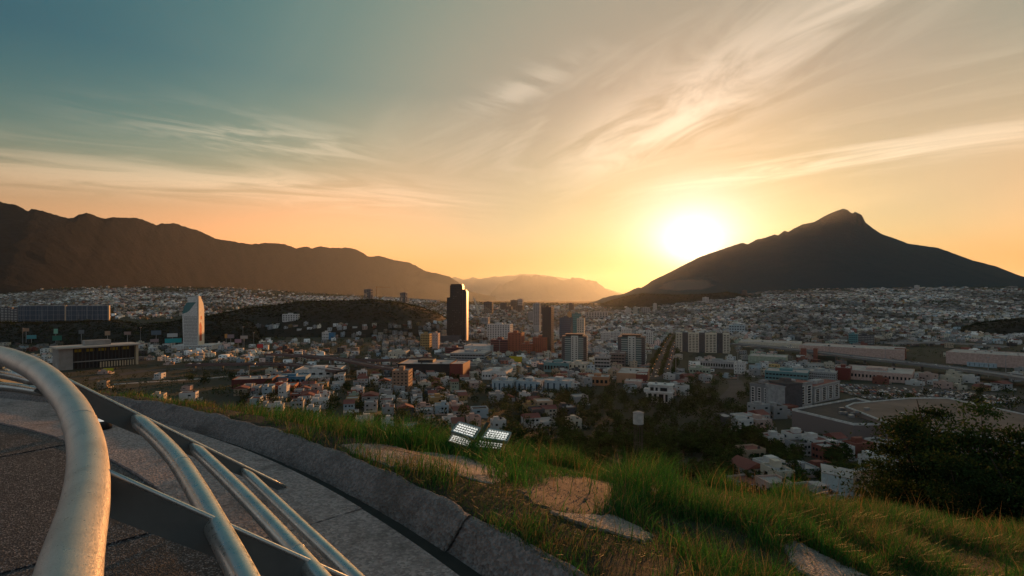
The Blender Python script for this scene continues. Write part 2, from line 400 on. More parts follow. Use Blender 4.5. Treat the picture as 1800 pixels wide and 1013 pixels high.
def rock_mat(name, green, rock, quarry=None):
    m = bpy.data.materials.new(name); m.use_nodes = True; N = m.node_tree.nodes; L = m.node_tree.links
    b = N['Principled BSDF']; b.inputs['Roughness'].default_value = .95; b.inputs['Specular IOR Level'].default_value = .1
    g = N.new('ShaderNodeNewGeometry'); s = N.new('ShaderNodeSeparateXYZ'); L.new(g.outputs['True Normal'], s.inputs[0])
    n = N.new('ShaderNodeTexNoise'); L.new(g.outputs['Position'], n.inputs[0]); n.inputs['Scale'].default_value = .004; n.inputs['Detail'].default_value = 9; n.inputs['Roughness'].default_value = .7
    a = N.new('ShaderNodeMath'); a.operation = 'SUBTRACT'; L.new(n.outputs[0], a.inputs[0]); L.new(s.outputs[2], a.inputs[1])
    r = N.new('ShaderNodeMapRange'); L.new(a.outputs[0], r.inputs[0]); r.inputs[1].default_value = -.20; r.inputs[2].default_value = .10
    x = N.new('ShaderNodeMix'); x.data_type = 'RGBA'; L.new(r.outputs[0], x.inputs[0]); x.inputs[6].default_value = (*green, 1); x.inputs[7].default_value = (*rock, 1)
    out = x.outputs[2]
    if quarry:
        c, rad = quarry
        v = N.new('ShaderNodeVectorMath'); v.operation = 'SUBTRACT'; L.new(g.outputs['Position'], v.inputs[0]); v.inputs[1].default_value = c
        v2 = N.new('ShaderNodeVectorMath'); v2.operation = 'DIVIDE'; L.new(v.outputs[0], v2.inputs[0]); v2.inputs[1].default_value = rad
        ln = N.new('ShaderNodeVectorMath'); ln.operation = 'LENGTH'; L.new(v2.outputs[0], ln.inputs[0])
        ad = N.new('ShaderNodeMath'); ad.operation = 'ADD'; L.new(ln.outputs['Value'], ad.inputs[0]); L.new(n.outputs[0], ad.inputs[1])
        rr = N.new('ShaderNodeMapRange'); L.new(ad.outputs[0], rr.inputs[0]); rr.inputs[1].default_value = 1.55; rr.inputs[2].default_value = 1.35
        x2 = N.new('ShaderNodeMix'); x2.data_type = 'RGBA'; L.new(rr.outputs[0], x2.inputs[0]); L.new(out, x2.inputs[6]); x2.inputs[7].default_value = (.13, .125, .12, 1)
        out = x2.outputs[2]
    L.new(out, b.inputs['Base Color'])
    n3 = N.new('ShaderNodeTexNoise'); L.new(g.outputs['Position'], n3.inputs[0]); n3.inputs['Scale'].default_value = .011; n3.inputs['Detail'].default_value = 10; n3.inputs['Roughness'].default_value = .72
    bp = N.new('ShaderNodeBump'); bp.inputs['Strength'].default_value = .8; bp.inputs['Distance'].default_value = 70; L.new(n3.outputs[0], bp.inputs['Height']); L.new(bp.outputs[0], b.inputs['Normal'])
    return m
SIERRA = [(-900, 330), (-500, 335), (-200, 340), (0, 355), (30, 361), (50, 372), (55, 367), (80, 372), (110, 382), (125, 384), (140, 377), (152, 374), (180, 384), (205, 382), (240, 383), (255, 388), (276, 397), (283, 393), (310, 393), (322, 398), (345, 404), (380, 420), (410, 425), (440, 430), (470, 427), (500, 429), (522, 437), (540, 433), (548, 437), (560, 433), (580, 436), (615, 436), (632, 441), (645, 450), (655, 452), (665, 449), (700, 459), (720, 461), (735, 470), (745, 476), (765, 480), (790, 487), (802, 494), (820, 511), (840, 524), (870, 531)]
MITRAS = [(1000, 545), (1030, 538), (1060, 524), (1080, 519), (1100, 518), (1113, 509), (1122, 505), (1128, 508), (1145, 494), (1175, 480), (1200, 467), (1230, 452), (1270, 438), (1300, 428), (1308, 427), (1314, 430), (1330, 421), (1345, 418), (1362, 412), (1368, 414), (1379, 405), (1385, 408), (1395, 402), (1412, 394), (1430, 391), (1436, 388), (1455, 377), (1470, 371), (1482, 367), (1490, 369), (1498, 376), (1503, 372), (1515, 378), (1521, 391), (1535, 402), (1550, 412), (1575, 420), (1595, 428), (1620, 432), (1650, 436), (1680, 447), (1710, 458), (1750, 468), (1780, 480), (1800, 488), (1850, 500), (1950, 508), (2100, 515)]
FAR1 = [(700, 500), (780, 494), (800, 487), (815, 492), (830, 488), (845, 490), (870, 486), (900, 485), (915, 482), (940, 482), (960, 484), (1000, 490), (1040, 500), (1080, 512), (1120, 524)]
FAR2 = [(846, 530), (858, 524), (866, 512), (874, 503), (878, 500), (884, 502), (892, 497), (900, 495), (908, 488), (918, 485), (930, 487), (938, 484), (945, 482), (955, 488), (968, 485), (985, 490), (990, 493), (1000, 490), (1015, 489), (1030, 492), (1047, 494), (1053, 500), (1065, 508), (1085, 516), (1110, 524), (1135, 529)]
m_sierra = rock_mat('sierra_rock', (.012, .012, .013), (.030, .028, .030))
m_mitras = rock_mat('scrub_rock', (.012, .052, .070), (.028, .062, .078), (tuple(P(1205, 500, 5050)), (240, 420, 90)))  # blue of distant haze put into the scrub and rock colours
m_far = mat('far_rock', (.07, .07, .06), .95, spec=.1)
mountain('sierra_mountain', SIERRA, lambda p: 5600 + 21000 * (max(p, 0) / 870) ** 2, 1900, 1500, 41, 130, m_sierra, nu=620, nt=90, p=1.35, rough=1.3, jag=1.4)
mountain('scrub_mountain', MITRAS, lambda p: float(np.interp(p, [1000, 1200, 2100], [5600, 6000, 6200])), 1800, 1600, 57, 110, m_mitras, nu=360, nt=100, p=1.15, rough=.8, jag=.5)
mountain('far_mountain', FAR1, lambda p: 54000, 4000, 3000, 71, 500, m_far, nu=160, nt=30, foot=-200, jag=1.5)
mountain('jagged_far_mountain', FAR2, lambda p: 40000, 3000, 2500, 83, 400, m_far, nu=320, nt=40, foot=-200, jag=3.2)

# ------------------------------------------------------------------ the lookout: slabs, rim, drain
def speckle(name, c, c2, scale, rough, bump, stain=(.02, .02, .02), stain_amt=.6, dist=.012, lo=.2):
    """aggregate concrete: fine speckle, broad stains, bumps"""
    m = bpy.data.materials.new(name); m.use_nodes = True; N = m.node_tree.nodes; L = m.node_tree.links; b = N['Principled BSDF']
    b.inputs['Roughness'].default_value = rough; b.inputs['Specular IOR Level'].default_value = .35
    g = N.new('ShaderNodeNewGeometry')
    def noise(sc_, det, ro=.6):
        n = N.new('ShaderNodeTexNoise'); L.new(g.outputs['Position'], n.inputs[0]); n.inputs['Scale'].default_value = sc_; n.inputs['Detail'].default_value = det; n.inputs['Roughness'].default_value = ro; return n.outputs[0]
    def rng(v, a, bb):
        r = N.new('ShaderNodeMapRange'); L.new(v, r.inputs[0]); r.inputs[1].default_value = a; r.inputs[2].default_value = bb; return r.outputs[0]
    def mx(f, a, bb):
        x = N.new('ShaderNodeMix'); x.data_type = 'RGBA'; L.new(f, x.inputs[0])
        for s_, v in ((x.inputs[6], a), (x.inputs[7], bb)):
            if isinstance(v, tuple): s_.default_value = (*v, 1)
            else: L.new(v, s_)
        return x.outputs[2]
    v = N.new('ShaderNodeTexVoronoi'); L.new(g.outputs['Position'], v.inputs[0]); v.inputs['Scale'].default_value = scale
    sp = N.new('ShaderNodeSeparateColor'); L.new(v.outputs['Color'], sp.inputs[0])
    col = mx(rng(sp.outputs[0], lo, .97), c, c2)
    col = mx(rng(noise(2.3, 8, .7), .52, .72), col, tuple(k * stain_amt for k in c))
    col = mx(rng(noise(.7, 5, .6), .58, .70), col, stain)
    L.new(col, b.inputs['Base Color'])
    ad = N.new('ShaderNodeMath'); ad.operation = 'ADD'; L.new(v.outputs['Distance'], ad.inputs[0]); L.new(noise(scale * .25, 6, .7), ad.inputs[1])
    bp = N.new('ShaderNodeBump'); bp.inputs['Strength'].default_value = bump; bp.inputs['Distance'].default_value = dist
    L.new(ad.outputs[0], bp.inputs['Height']); L.new(bp.outputs[0], b.inputs['Normal'])
    return m
m_slab = speckle('aggregate_slab', (.018, .020, .027), (.26, .25, .26), 110, .6, .8, lo=.72)
m_rim = speckle('rim_concrete', (.22, .19, .185), (.40, .345, .33), 55, .85, .9, (.06, .052, .055), .35)
m_wallc = speckle('drain_concrete', (.19, .168, .16), (.30, .265, .25), 45, .9, 1.0, (.11, .092, .08), .6, .03)
m_joint = mat('joint', (.03, .028, .027), .95)
m_pale = speckle('pale_concrete', (.24, .21, .185), (.38, .335, .29), 60, .9, .8, (.09, .075, .065), .45, .02)
m_dirt = speckle('packed_dirt', (.032, .026, .024), (.10, .08, .072), 70, .95, .35, (.05, .04, .035), .7)

def arc_piece(mb, r0, r1, a0, a1, z0, z1, n=4):
    pts = [polar(r0, a0 + (a1 - a0) * i / n) for i in range(n + 1)] + [polar(r1, a1 - (a1 - a0) * i / n) for i in range(n + 1)]
    pts = pts[::-1]
    return mb.prism(pts, z0, z1)
plaza = arc_piece(MB(), 14, 27.98, -20, 150, -2.2, PLZ - .035, 80).build('plaza', m_joint); tag(plaza, kind='structure')
rr = random.Random(3)
r1 = 27.06
for ring in range(8):
    r0 = r1 - 1.02
    step = 1.05 / (r1 + DR) * 57.3; a = 18 + (ring % 2) * step * .5
    while a < 112:
        dz = rr.uniform(-.006, .004)
        arc_piece(MB(), r0 + .007, r1, a + .008, a + step - .008, PLZ - .05, PLZ + dz, 3).build('paving_slab', m_slab, plaza)
        a += step
    r1 = r0
a = 18
while a < 114:                                       # rough concrete rim of the plaza
    st = rr.uniform(7, 11)
    arc_piece(MB(), 27.075, 27.99, a + .02, a + st - .02, PLZ - .3, PLZ + .012 + rr.uniform(-.004, .004), 8).build('rim_slab', m_rim, plaza)
    a += st

def build_drain():
    root = empty('drain_wall', (0, 0, 0)); tag(root, 'long curved rough concrete drain wall between the paving and the grass', 'wall')
    prof = [(28.165, -1.9), (28.17, -1.62), (28.20, -1.59), (28.27, -1.515), (28.34, -1.445), (28.365, -1.43), (28.40, -1.425), (28.43, -1.46), (28.46, -1.8)]
    # subdivide profile
    pr = []
    for i in range(len(prof) - 1):
        for k in range(4): t = k / 4; pr.append((prof[i][0] * (1 - t) + prof[i + 1][0] * t, prof[i][1] * (1 - t) + prof[i + 1][1] * t))
    pr.append(prof[-1])
    cuts = [20, 30, 41.0, 50, 60, 72, 86, 100, 114]
    for s in range(len(cuts) - 1):
        a0, a1 = cuts[s] - .002, cuts[s + 1] + .002
        n = max(8, int((a1 - a0) * 5)); off = (0.0, .015, 0, .0, 0, .0, 0, 0)[s]; up = (.0, -.012, 0, .0, 0, 0, 0, 0)[s]
        vs = []
        A = np.linspace(a0, a1, n)
        for aa in A:
            for j, (r, z) in enumerate(pr):
                x, y = polar(r + off, aa)
                k = 0 if j < 5 or j > len(pr) - 4 else 1
                w = float(fbm(np.array([x * 4.1 + z * 5]), np.array([y * 4.1 - z * 4]), 77, 5)[0] - .5) * .075 * k
                x2, y2 = polar(r + off + w, aa)
                vs.append((x2, y2, z + up * k + w * .5))
        m_ = len(pr)
        fs = [(i * m_ + j, i * m_ + j + 1, (i + 1) * m_ + j + 1, (i + 1) * m_ + j) for i in range(n - 1) for j in range(m_ - 1)]
        fs += [tuple(range(m_)), tuple((n - 1) * m_ + j for j in range(m_ - 1, -1, -1))]
        MB().add(vs, fs).build('wall_segment', m_wallc, root, smooth=True)
build_drain()
gf = arc_piece(MB(), 27.985, 28.19, 19, 115, -1.9, PLZ - .085, 120).build('gutter_shade_floor', mat('slot_shade', (.022, .02, .018), .8, var=.4, scale=5)); tag(gf, kind='structure')  # dark strip: the slot's shade put into the floor colour

# ------------------------------------------------------------------ railing
def steel(name, c, rough, brushed=0.0, scale=(60, 60, 60)):
    m = bpy.data.materials.new(name); m.use_nodes = True; N = m.node_tree.nodes; L = m.node_tree.links; b = N['Principled BSDF']
    b.inputs['Metallic'].default_value = .85; b.inputs['Base Color'].default_value = (*c, 1)
    g = N.new('ShaderNodeNewGeometry'); mp = N.new('ShaderNodeMapping'); L.new(g.outputs['Position'], mp.inputs[0]); mp.inputs['Scale'].default_value = scale
    n = N.new('ShaderNodeTexNoise'); L.new(mp.outputs[0], n.inputs[0]); n.inputs['Scale'].default_value = 1; n.inputs['Detail'].default_value = 6; n.inputs['Roughness'].default_value = .7
    r = N.new('ShaderNodeMapRange'); L.new(n.outputs[0], r.inputs[0]); r.inputs[1].default_value = .3; r.inputs[2].default_value = .7; r.inputs[3].default_value = rough - .10; r.inputs[4].default_value = rough + .14
    L.new(r.outputs[0], b.inputs['Roughness'])
    bp = N.new('ShaderNodeBump'); bp.inputs['Strength'].default_value = brushed; bp.inputs['Distance'].default_value = .0025
    L.new(n.outputs[0], bp.inputs['Height']); L.new(bp.outputs[0], b.inputs['Normal'])
    n2 = N.new('ShaderNodeTexNoise'); L.new(g.outputs['Position'], n2.inputs[0]); n2.inputs['Scale'].default_value = 9; n2.inputs['Detail'].default_value = 8
    x = N.new('ShaderNodeMix'); x.data_type = 'RGBA'
    r2 = N.new('ShaderNodeMapRange'); L.new(n2.outputs[0], r2.inputs[0]); r2.inputs[1].default_value = .45; r2.inputs[2].default_value = .7
    L.new(r2.outputs[0], x.inputs[0]); x.inputs[6].default_value = (*c, 1); x.inputs[7].default_value = (*[k * .80 for k in c], 1)
    L.new(x.outputs[2], b.inputs['Base Color'])
    return m
m_rail = steel('brushed_rail', (.60, .57, .53), .34, .8, (55, 55, 160))
m_tube = steel('painted_tube', (.50, .54, .53), .30, .12, (40, 40, 40))
m_blade = mat('blade_paint', (.10, .115, .115), .5, var=.15, scale=6, metal=.2)

def smooth_path(pts, n=10):
    pts = [Vector(p) for p in pts]; out = []
    for i in range(len(pts) - 1):
        p0, p1, p2, p3 = pts[max(i - 1, 0)], pts[i], pts[i + 1], pts[min(i + 2, len(pts) - 1)]
        for k in range(n):
            t = k / n
            out.append(.5 * ((2 * p1) + (p2 - p0) * t + (2 * p0 - 5 * p1 + 4 * p2 - p3) * t * t + (3 * p1 - p0 - 3 * p2 + p3) * t ** 3))
    out.append(pts[-1]); return out
def build_railing():
    root = empty('railing', (*polar(27.6, 40), PLZ)); tag(root, 'silver tubular railing curving along the lookout with a fat top rail', 'railing')
    off = -Vector(root.location)
    def B(mb, name, m, par=root, smooth=False):
        mb.v = [tuple(Vector(p) + off) for p in mb.v]; return mb.build(name, m, par, smooth)
    rail_px = [(120, 1013, 1.22), (150, 880, 1.72), (154, 805, 2.10), (143, 752, 2.40), (120, 706, 2.72), (78, 661, 3.12), (36, 637, 3.52), (-6, 623, 3.95), (-70, 612, 4.55), (-170, 603, 5.5), (-330, 598, 7.0)]
    rail = [P(*q) for q in rail_px]
    rail = [Vector((-.10, -.05, -.66)), Vector((-.62, .66, -.66))] + rail
    path = smooth_path(rail, 14)
    rb = B(MB().tube(path, .067, 28), 'top_rail', m_rail, smooth=True)
    def collar(i, r=.0683, w=.005):
        t = (path[i + 1] - path[i]).normalized(); B(MB().tube([path[i] - t * w, path[i] + t * w], r, 28), 'weld_ring', m_rail, rb, True)
    collar(14 * 5 + 2); collar(14 * 8 + 3)
    T1, G1 = Vector((-1.56, 1.93, -.66)), Vector((-.527, 2.53, PLZ)); T2, G2 = P(85, 660, 3.1), Vector((-1.84, 4.135, PLZ))
    T3, G3 = P(-75, 628, 4.6), P(64, 690, 1.53 * 900 / 162)
    def blade(T, Gp, w0, w1):
        d = (Gp - T).normalized(); side = d.cross(Vector((0, 0, 1))).normalized(); up = side.cross(d).normalized()
        if up.z < 0: up = -up
        n = 12; vs = []; t = .007
        for i in range(n + 1):
            f = i / n; c = T + (Gp - T) * f; w = w0 + (w1 - w0) * f ** 1.2
            for s_ in (-1, 1):
                vs += [c + up * .02 + side * s_ * t, c - up * (w - .02) + side * s_ * t]
        fs = []
        for i in range(n):
            o = 4 * i; q = o + 4
            fs += [(o, q, q + 1, o + 1), (o + 2, o + 3, q + 3, q + 2), (o, o + 2, q + 2, q), (o + 1, q + 1, q + 3, o + 3)]
        fs += [(0, 1, 3, 2), (4 * n, 4 * n + 2, 4 * n + 3, 4 * n + 1)]
        p = B(MB().add(vs, fs), 'support_blade', m_blade)
        # added bright strip: stands for the sunlit rim of the blade's upper edge
        top = [T + (Gp - T) * (i / n) + up * .024 for i in range(n + 1)]
        B(MB().tube(top, .0105, 8), 'lit_edge_bar', m_tube, p, True)
        return p
    blade(T1, G1, .135, .09); blade(T2, G2, .13, .04); blade(T3, G3, .09, .05)
    f2, f1 = (.30, .535, .775), (.325, .63, .87)
    for k in range(3):
        a = T2 + (G2 - T2) * f2[k]; b = T1 + (G1 - T1) * f1[k]
        d1 = (b - a)
        mid = a + d1 * .5 + Vector((.045, .04, .01)) * (.65, .2, 0)[k]
        e = b + d1 * .45 + Vector((-.075, -.02, -.005)) * (1, .5, .3)[k]; e2 = b + d1 * 1.1 + Vector((-.27, -.06, -.02)) * (1, .5, .3)[k]
        pts = smooth_path([a, mid, b, e, e2], 12)
        r = (.047, .041, .035)[k]
        tb = B(MB().tube(pts, [r * min(1, .35 + i * .22) for i in range(len(pts))], 20), 'guard_tube', m_tube, smooth=True)
        i = (14, 22, 30)[k]; t = (pts[i + 1] - pts[i]).normalized()
        B(MB().tube([pts[i] - t * .005, pts[i] + t * .005], r * 1.02, 20), 'weld_ring', m_tube, tb, True)
    for (q0, q1, q2, r) in (((-60, 652, 5.2), (10, 658, 5.0), (69, 672, 4.8), .05), ((-60, 677, 5.2), (20, 681, 5.1), (92, 692, 5.0), .045), ((-60, 634, 5.2), (-20, 636, 5.1), (9, 641, 5.0), .05)):
        pts = smooth_path([P(*q0), P(*q1), P(*q2)], 10)
        B(MB().tube(pts, [r * min(1, .3 + (len(pts) - 1 - i) * .25) for i in range(len(pts))], 16), 'guard_tube', m_tube, smooth=True)
build_railing()

# small ground lamp standing on the paving behind the rail
def ground_lamp():
    x, y = -4.83, 6.05
    root = empty('ground_lamp', (x, y, PLZ), R(20)); tag(root, 'small black dome lamp with white lens panes on the paving', 'lamp')
    dk = mat('lamp_black', (.02, .02, .022), .4); gl = mat('lamp_lens', (.8, .8, .78), .25, emit=((1, .93, .82), .35))
    MB().tube([(0, 0, 0), (0, 0, .10), (0, 0, .11)], [.085, .085, .08], 20).build('base', dk, root, True)
    dome = []
    dm = MB().tube([(0, 0, .17 + .07 * math.sin(t)) if t else (0, 0, .17) for t in (0, .4, .8, 1.2, 1.5)], [.088 * math.cos(t) + .002 for t in (0, .4, .8, 1.2, 1.5)], 20)
    dm.build('dome', dk, root, True)
    for k in range(6):
        a0 = k * 60 + 6
        pts = [(.078 * math.cos(R(a0 + j * 12)), .078 * math.sin(R(a0 + j * 12))) for j in range(5)] + [(.06 * math.cos(R(a0 + j * 12)), .06 * math.sin(R(a0 + j * 12))) for j in range(4, -1, -1)]
        MB().prism(pts, .112, .168).build('lens_pane', gl, root)
    MB().tube([(0, 0, .10), (0, 0, .18)], .05, 12).build('core', dk, root, True)
ground_lamp()

# ------------------------------------------------------------------ slabs, dirt and grass on the hilltop
def near_hit(px, py):
    u = (px - 900) / F; s = (py - HOR) / F; Ys = np.linspace(2.0, 16, 900)
    zz = base_ground(u * Ys, Ys); i = np.nonzero(-s * Ys <= zz)[0]
    Y = float(Ys[i[0]]) if len(i) else 9.0
    return Vector((u * Y, Y, 0))
POLYS = []
def ground_block(name, label, cat, pix, up, thick, m, jit=.03, seed=1, chips=3):
    q = [near_hit(*p) for p in pix]; rg = random.Random(seed); pts = []
    for i in range(len(q)):
        a, b = q[i], q[(i + 1) % len(q)]
        for k in range(6):
            t = k / 6; p = a.lerp(b, t); pts.append((p.x + rg.uniform(-jit, jit) * (k > 0), p.y + rg.uniform(-jit, jit) * (k > 0)))
    POLYS.append(np.array(pts))
    cx = sum(p[0] for p in pts) / len(pts); cy = sum(p[1] for p in pts) / len(pts)
    z = [G(*p) for p in pts]; n = len(pts)
    vs = [(p[0], p[1], z[i] - thick) for i, p in enumerate(pts)] + [(p[0], p[1], z[i] + up - .012) for i, p in enumerate(pts)]
    inn = [(cx + (p[0] - cx) * .96, cy + (p[1] - cy) * .96) for p in pts]
    vs += [(p[0], p[1], G(*p) + up) for p in inn]
    rings = [.75, .5, .25]
    for rr_ in rings: vs += [(cx + (p[0] - cx) * rr_, cy + (p[1] - cy) * rr_, G(cx + (p[0] - cx) * rr_, cy + (p[1] - cy) * rr_) + up + rg.uniform(-.003, .003)) for p in pts]
    vs.append((cx, cy, G(cx, cy) + up))
    fs = []
    for l in range(5): fs += [(l * n + i, l * n + (i + 1) % n, (l + 1) * n + (i + 1) % n, (l + 1) * n + i) for i in range(n)]
    fs += [(5 * n + i, 5 * n + (i + 1) % n, 6 * n) for i in range(n)]
    o = MB().add(vs, fs).build(name, m); tag(o, label, cat); return o
ground_block('concrete_slab', 'long pale weathered concrete slab in the grass below the floodlight', 'slab', [(598, 782), (650, 781), (760, 796), (850, 815), (896, 838), (868, 852), (790, 836), (690, 822), (640, 806)], .008, .2, m_pale, .05, 2)
ground_block('dirt_pad', 'square dirt covered concrete pad strewn with gravel in the grass', 'pad', [(908, 862), (950, 843), (1030, 840), (1098, 856), (1090, 905), (1015, 910), (940, 892)], .012, .25, m_dirt, .03, 5)
ground_block('concrete_beam', 'pale broken concrete beam along the near edge of the dirt pad', 'beam', [(965, 902), (1010, 908), (1080, 910), (1150, 945), (1135, 958), (1060, 936), (1000, 918)], .02, .2, m_pale, .02, 8)
ground_block('concrete_lump', 'short pale concrete lump at the right edge of the dirt pad', 'lump', [(1140, 868), (1165, 872), (1160, 882), (1138, 876)], .06, .15, m_pale, .01, 9)
ground_block('flat_rock', 'flat pinkish bare rock at the bottom of the grass', 'rock', [(1368, 960), (1400, 955), (1460, 985), (1530, 1018), (1440, 1030), (1400, 1000)], .015, .2, m_pale, .04, 10)

def inside(poly, x, y):
    c = np.zeros(len(x), bool); n = len(poly); j = n - 1
    for i in range(n):
        xi, yi = poly[i]; xj, yj = poly[j]
        c ^= ((yi > y) != (yj > y)) & (x < (xj - xi) * (y - yi) / (yj - yi + 1e-9) + xi); j = i
    return c
def gravel():
    g = np.random.default_rng(4); V = []; Fc = []
    ico = np.array([(0, 0, 1), (.9, 0, .2), (-.3, .85, .2), (-.5, -.7, .2), (.2, .1, -.8)])
    tri = np.array([(0, 1, 2), (0, 2, 3), (0, 3, 1), (4, 2, 1), (4, 3, 2), (4, 1, 3)])
    for pi, n in ((1, 900), (0, 120), (2, 130), (4, 160)):
        poly = POLYS[pi]; lo, hi = poly.min(0) - .15, poly.max(0) + .15
        x = g.uniform(lo[0], hi[0], n); y = g.uniform(lo[1], hi[1], n); z = ground(x, y) + np.where(inside(poly, x, y), (.014 if pi == 1 else .010), .0)
        for a, b, c in zip(x, y, z):
            s = g.uniform(.0025, .0085) * (2.0 if g.random() < .04 else 1)
            k = len(V); V += list(ico * s * g.uniform(.6, 1.3, (5, 3)) + (a, b, c + s * .3)); Fc += list(tri + k)
            k += 0
    k = 0; Fc = np.array(Fc)
    cols = np.repeat(g.uniform(.12, .34, (len(Fc) // 6, 1)) * np.array([1, .92, .85]), 6, 0)
    tag(np_mesh('gravel', np.array(V), Fc, mat('gravel', (.3, .28, .25), .9, attr=True), cols), 'loose gravel scattered over the dirt pad and slabs', 'gravel', kind='stuff')
gravel()

m_grass = mat('grass_blade', (.06, .09, .03), .55, attr=True, transl=.45, spec=.25)
def blades(name, x, y, h, w, lean, ldir, cols, label, seed, seg=3, zoff=0.0):
    """curved tapering blades, three segments each"""
    n = len(x); g = np.random.default_rng(seed); z = ground(x, y) + zoff - .02
    fa = g.uniform(0, 2 * np.pi, n); sx, sy = np.cos(fa), np.sin(fa)
    V = np.zeros((n, 2 * seg + 1, 3))
    for i in range(seg + 1):
        t = i / seg; ww = w * (1 - t) ** .7
        cx = x + np.cos(ldir) * lean * h * t * t; cy = y + np.sin(ldir) * lean * h * t * t; cz = z + h * (t - .35 * lean * t * t)
        if i < seg:
            V[:, 2 * i] = np.stack([cx - sx * ww, cy - sy * ww, cz], -1); V[:, 2 * i + 1] = np.stack([cx + sx * ww, cy + sy * ww, cz], -1)
        else: V[:, 2 * seg] = np.stack([cx, cy, cz], -1)
    b = (np.arange(n) * (2 * seg + 1))[:, None]
    tris = []
    for i in range(seg - 1): tris += [(2 * i, 2 * i + 1, 2 * i + 3), (2 * i, 2 * i + 3, 2 * i + 2)]
    tris.append((2 * seg - 2, 2 * seg - 1, 2 * seg))
    Fc = np.concatenate([b + np.array(t)[None, :] for t in tris], 0)
    C = np.tile(cols, (len(tris), 1))
    return tag(np_mesh(name, V.reshape(-1, 3), Fc, m_grass, C), label, 'grass', kind='stuff')
def grass():
    g = np.random.default_rng(21)
    n = 530000
    yy = 2.3 + 15 * g.random(n) ** 1.6; px = g.uniform(-60, 1880, n); xx = (px - 900) / F * yy
    rc = (np.hypot(xx - CEN[0], yy - CEN[1]) - DR)
    den = .10 + 1.15 * sstep(.30, .62, fbm(xx * 1.3, yy * 1.3, 31, 4))
    keep = (rc > 28.37) & (g.random(n) < den * np.clip(yy / 6, .85, 1.1))
    # a worn strip of soil by the drain and around the pad
    worn = fbm(xx * 1.7, yy * 1.7, 41, 3)
    ppx, ppy = project(xx, yy, ground(xx, yy))
    soil = (ppx > 960) & (ppx < 1420) & (ppy > 905 + (ppx - 1000) * .10) & (worn > .43)
    keep &= ~(soil & (g.random(n) < .35))
    strip = (rc < 28.95) & (worn > .5) & (g.random(n) < .75)
    keep &= ~strip
    for i, p in enumerate(POLYS):
        c0 = p.mean(0); keep &= ~(inside(p, xx, yy) & (g.random(n) < .55)); keep &= ~(inside(c0 + (p - c0) * .80, xx, yy) & (g.random(n) < .96))
    xx, yy, rc = xx[keep], yy[keep], rc[keep]; n = len(xx); ppx = ppx[keep]; ppy = ppy[keep]
    clump = fbm(xx * 1.4, yy * 1.4, 51, 3)
    tall = sstep(.40, .66, clump)
    h = (.07 + .36 * tall) * g.uniform(.5, 1.25, n)
    h *= np.where(rc < 29.2, .45 + .45 * sstep(28.4, 29.2, rc), 1.0)
    h *= np.where((ppx < 640), .8, 1) * np.where(ppx < 430, .7, 1)
    h *= np.where((ppx > 930) & (ppy > 890), .62, 1)
    lean = g.uniform(.1, .95, n); ld = g.normal(-.5, 1.5, n) + 2.5 * fbm(xx * .8, yy * .8, 61, 2)
    w = g.uniform(.0018, .0042, n) * (.8 + yy * .05)
    base = np.array([.023, .105, .018]); dry = np.array([.20, .16, .065]); lime = np.array([.058, .20, .026])
    mixv = g.random(n)
    dryp = .05 + .18 * sstep(.5, .7, fbm(xx * .7, yy * .7, 71, 3)) + np.where(rc < 29.0, .25, 0) + np.where((ppx > 950) & (ppy > 890), .18, 0)
    C = base[None] * (.6 + .8 * g.random((n, 1)))
    C = np.where((mixv < .30)[:, None], lime[None] * (.6 + .6 * g.random((n, 1))), C)
    C = np.where((g.random(n) < dryp)[:, None], dry[None] * (.5 + .7 * g.random((n, 1))), C)
    blades('grass', xx, yy, h, w, lean, ld, C, 'green grass covering the hilltop beyond the drain wall', 5, seg=2)
    # short turf along the drain and round the pad, where the long grass thins out
    k = 85000; yk = 2.35 + 4.2 * g.random(k) ** 1.3; pk = g.uniform(640, 1880, k); xk = (pk - 900) / F * yk; rk = (np.hypot(xk - CEN[0], yk - CEN[1]) - DR)
    ok = (rk > 28.42) & (g.random(k) < .12 + .95 * sstep(.25, .5, fbm(xk * 2.6, yk * 2.6, 91, 4)))
    for p in POLYS: c0 = p.mean(0); ok &= ~(inside(c0 + (p - c0) * .85, xk, yk) & (g.random(k) < .95))
    xk, yk = xk[ok], yk[ok]; k = len(xk)
    Ck = np.array([.045, .10, .018])[None] * (.5 + g.random((k, 1))); Ck = np.where((g.random(k) < .22)[:, None], np.array([.17, .13, .055])[None] * (.5 + .6 * g.random((k, 1))), Ck)
    blades('turf', xk, yk, g.uniform(.02, .10, k), g.uniform(.0015, .003, k), g.uniform(.3, 1.2, k), g.uniform(0, 6.28, k), Ck, 'short sparse turf between the drain wall and the slabs', 7, seg=2)
    # tall seed stalks along the crest
    k = 420; px = g.uniform(880, 1800, k); y = g.uniform(4.5, 10.5, k); x = (px - 900) / F * y
    ok = (np.hypot(x - CEN[0], y - CEN[1]) - DR) > 29.5; x, y = x[ok], y[ok]
    hh = g.uniform(.28, .52, len(x))
    blades('grass_stalks', x, y, hh, np.full(len(x), .0035), g.uniform(.1, .45, len(x)), g.normal(0, 1.5, len(x)), np.array([.22, .15, .06])[None] * g.uniform(.5, 1.1, (len(x), 1)), 'thin dry seed stalks standing above the green grass', 6)
grass()

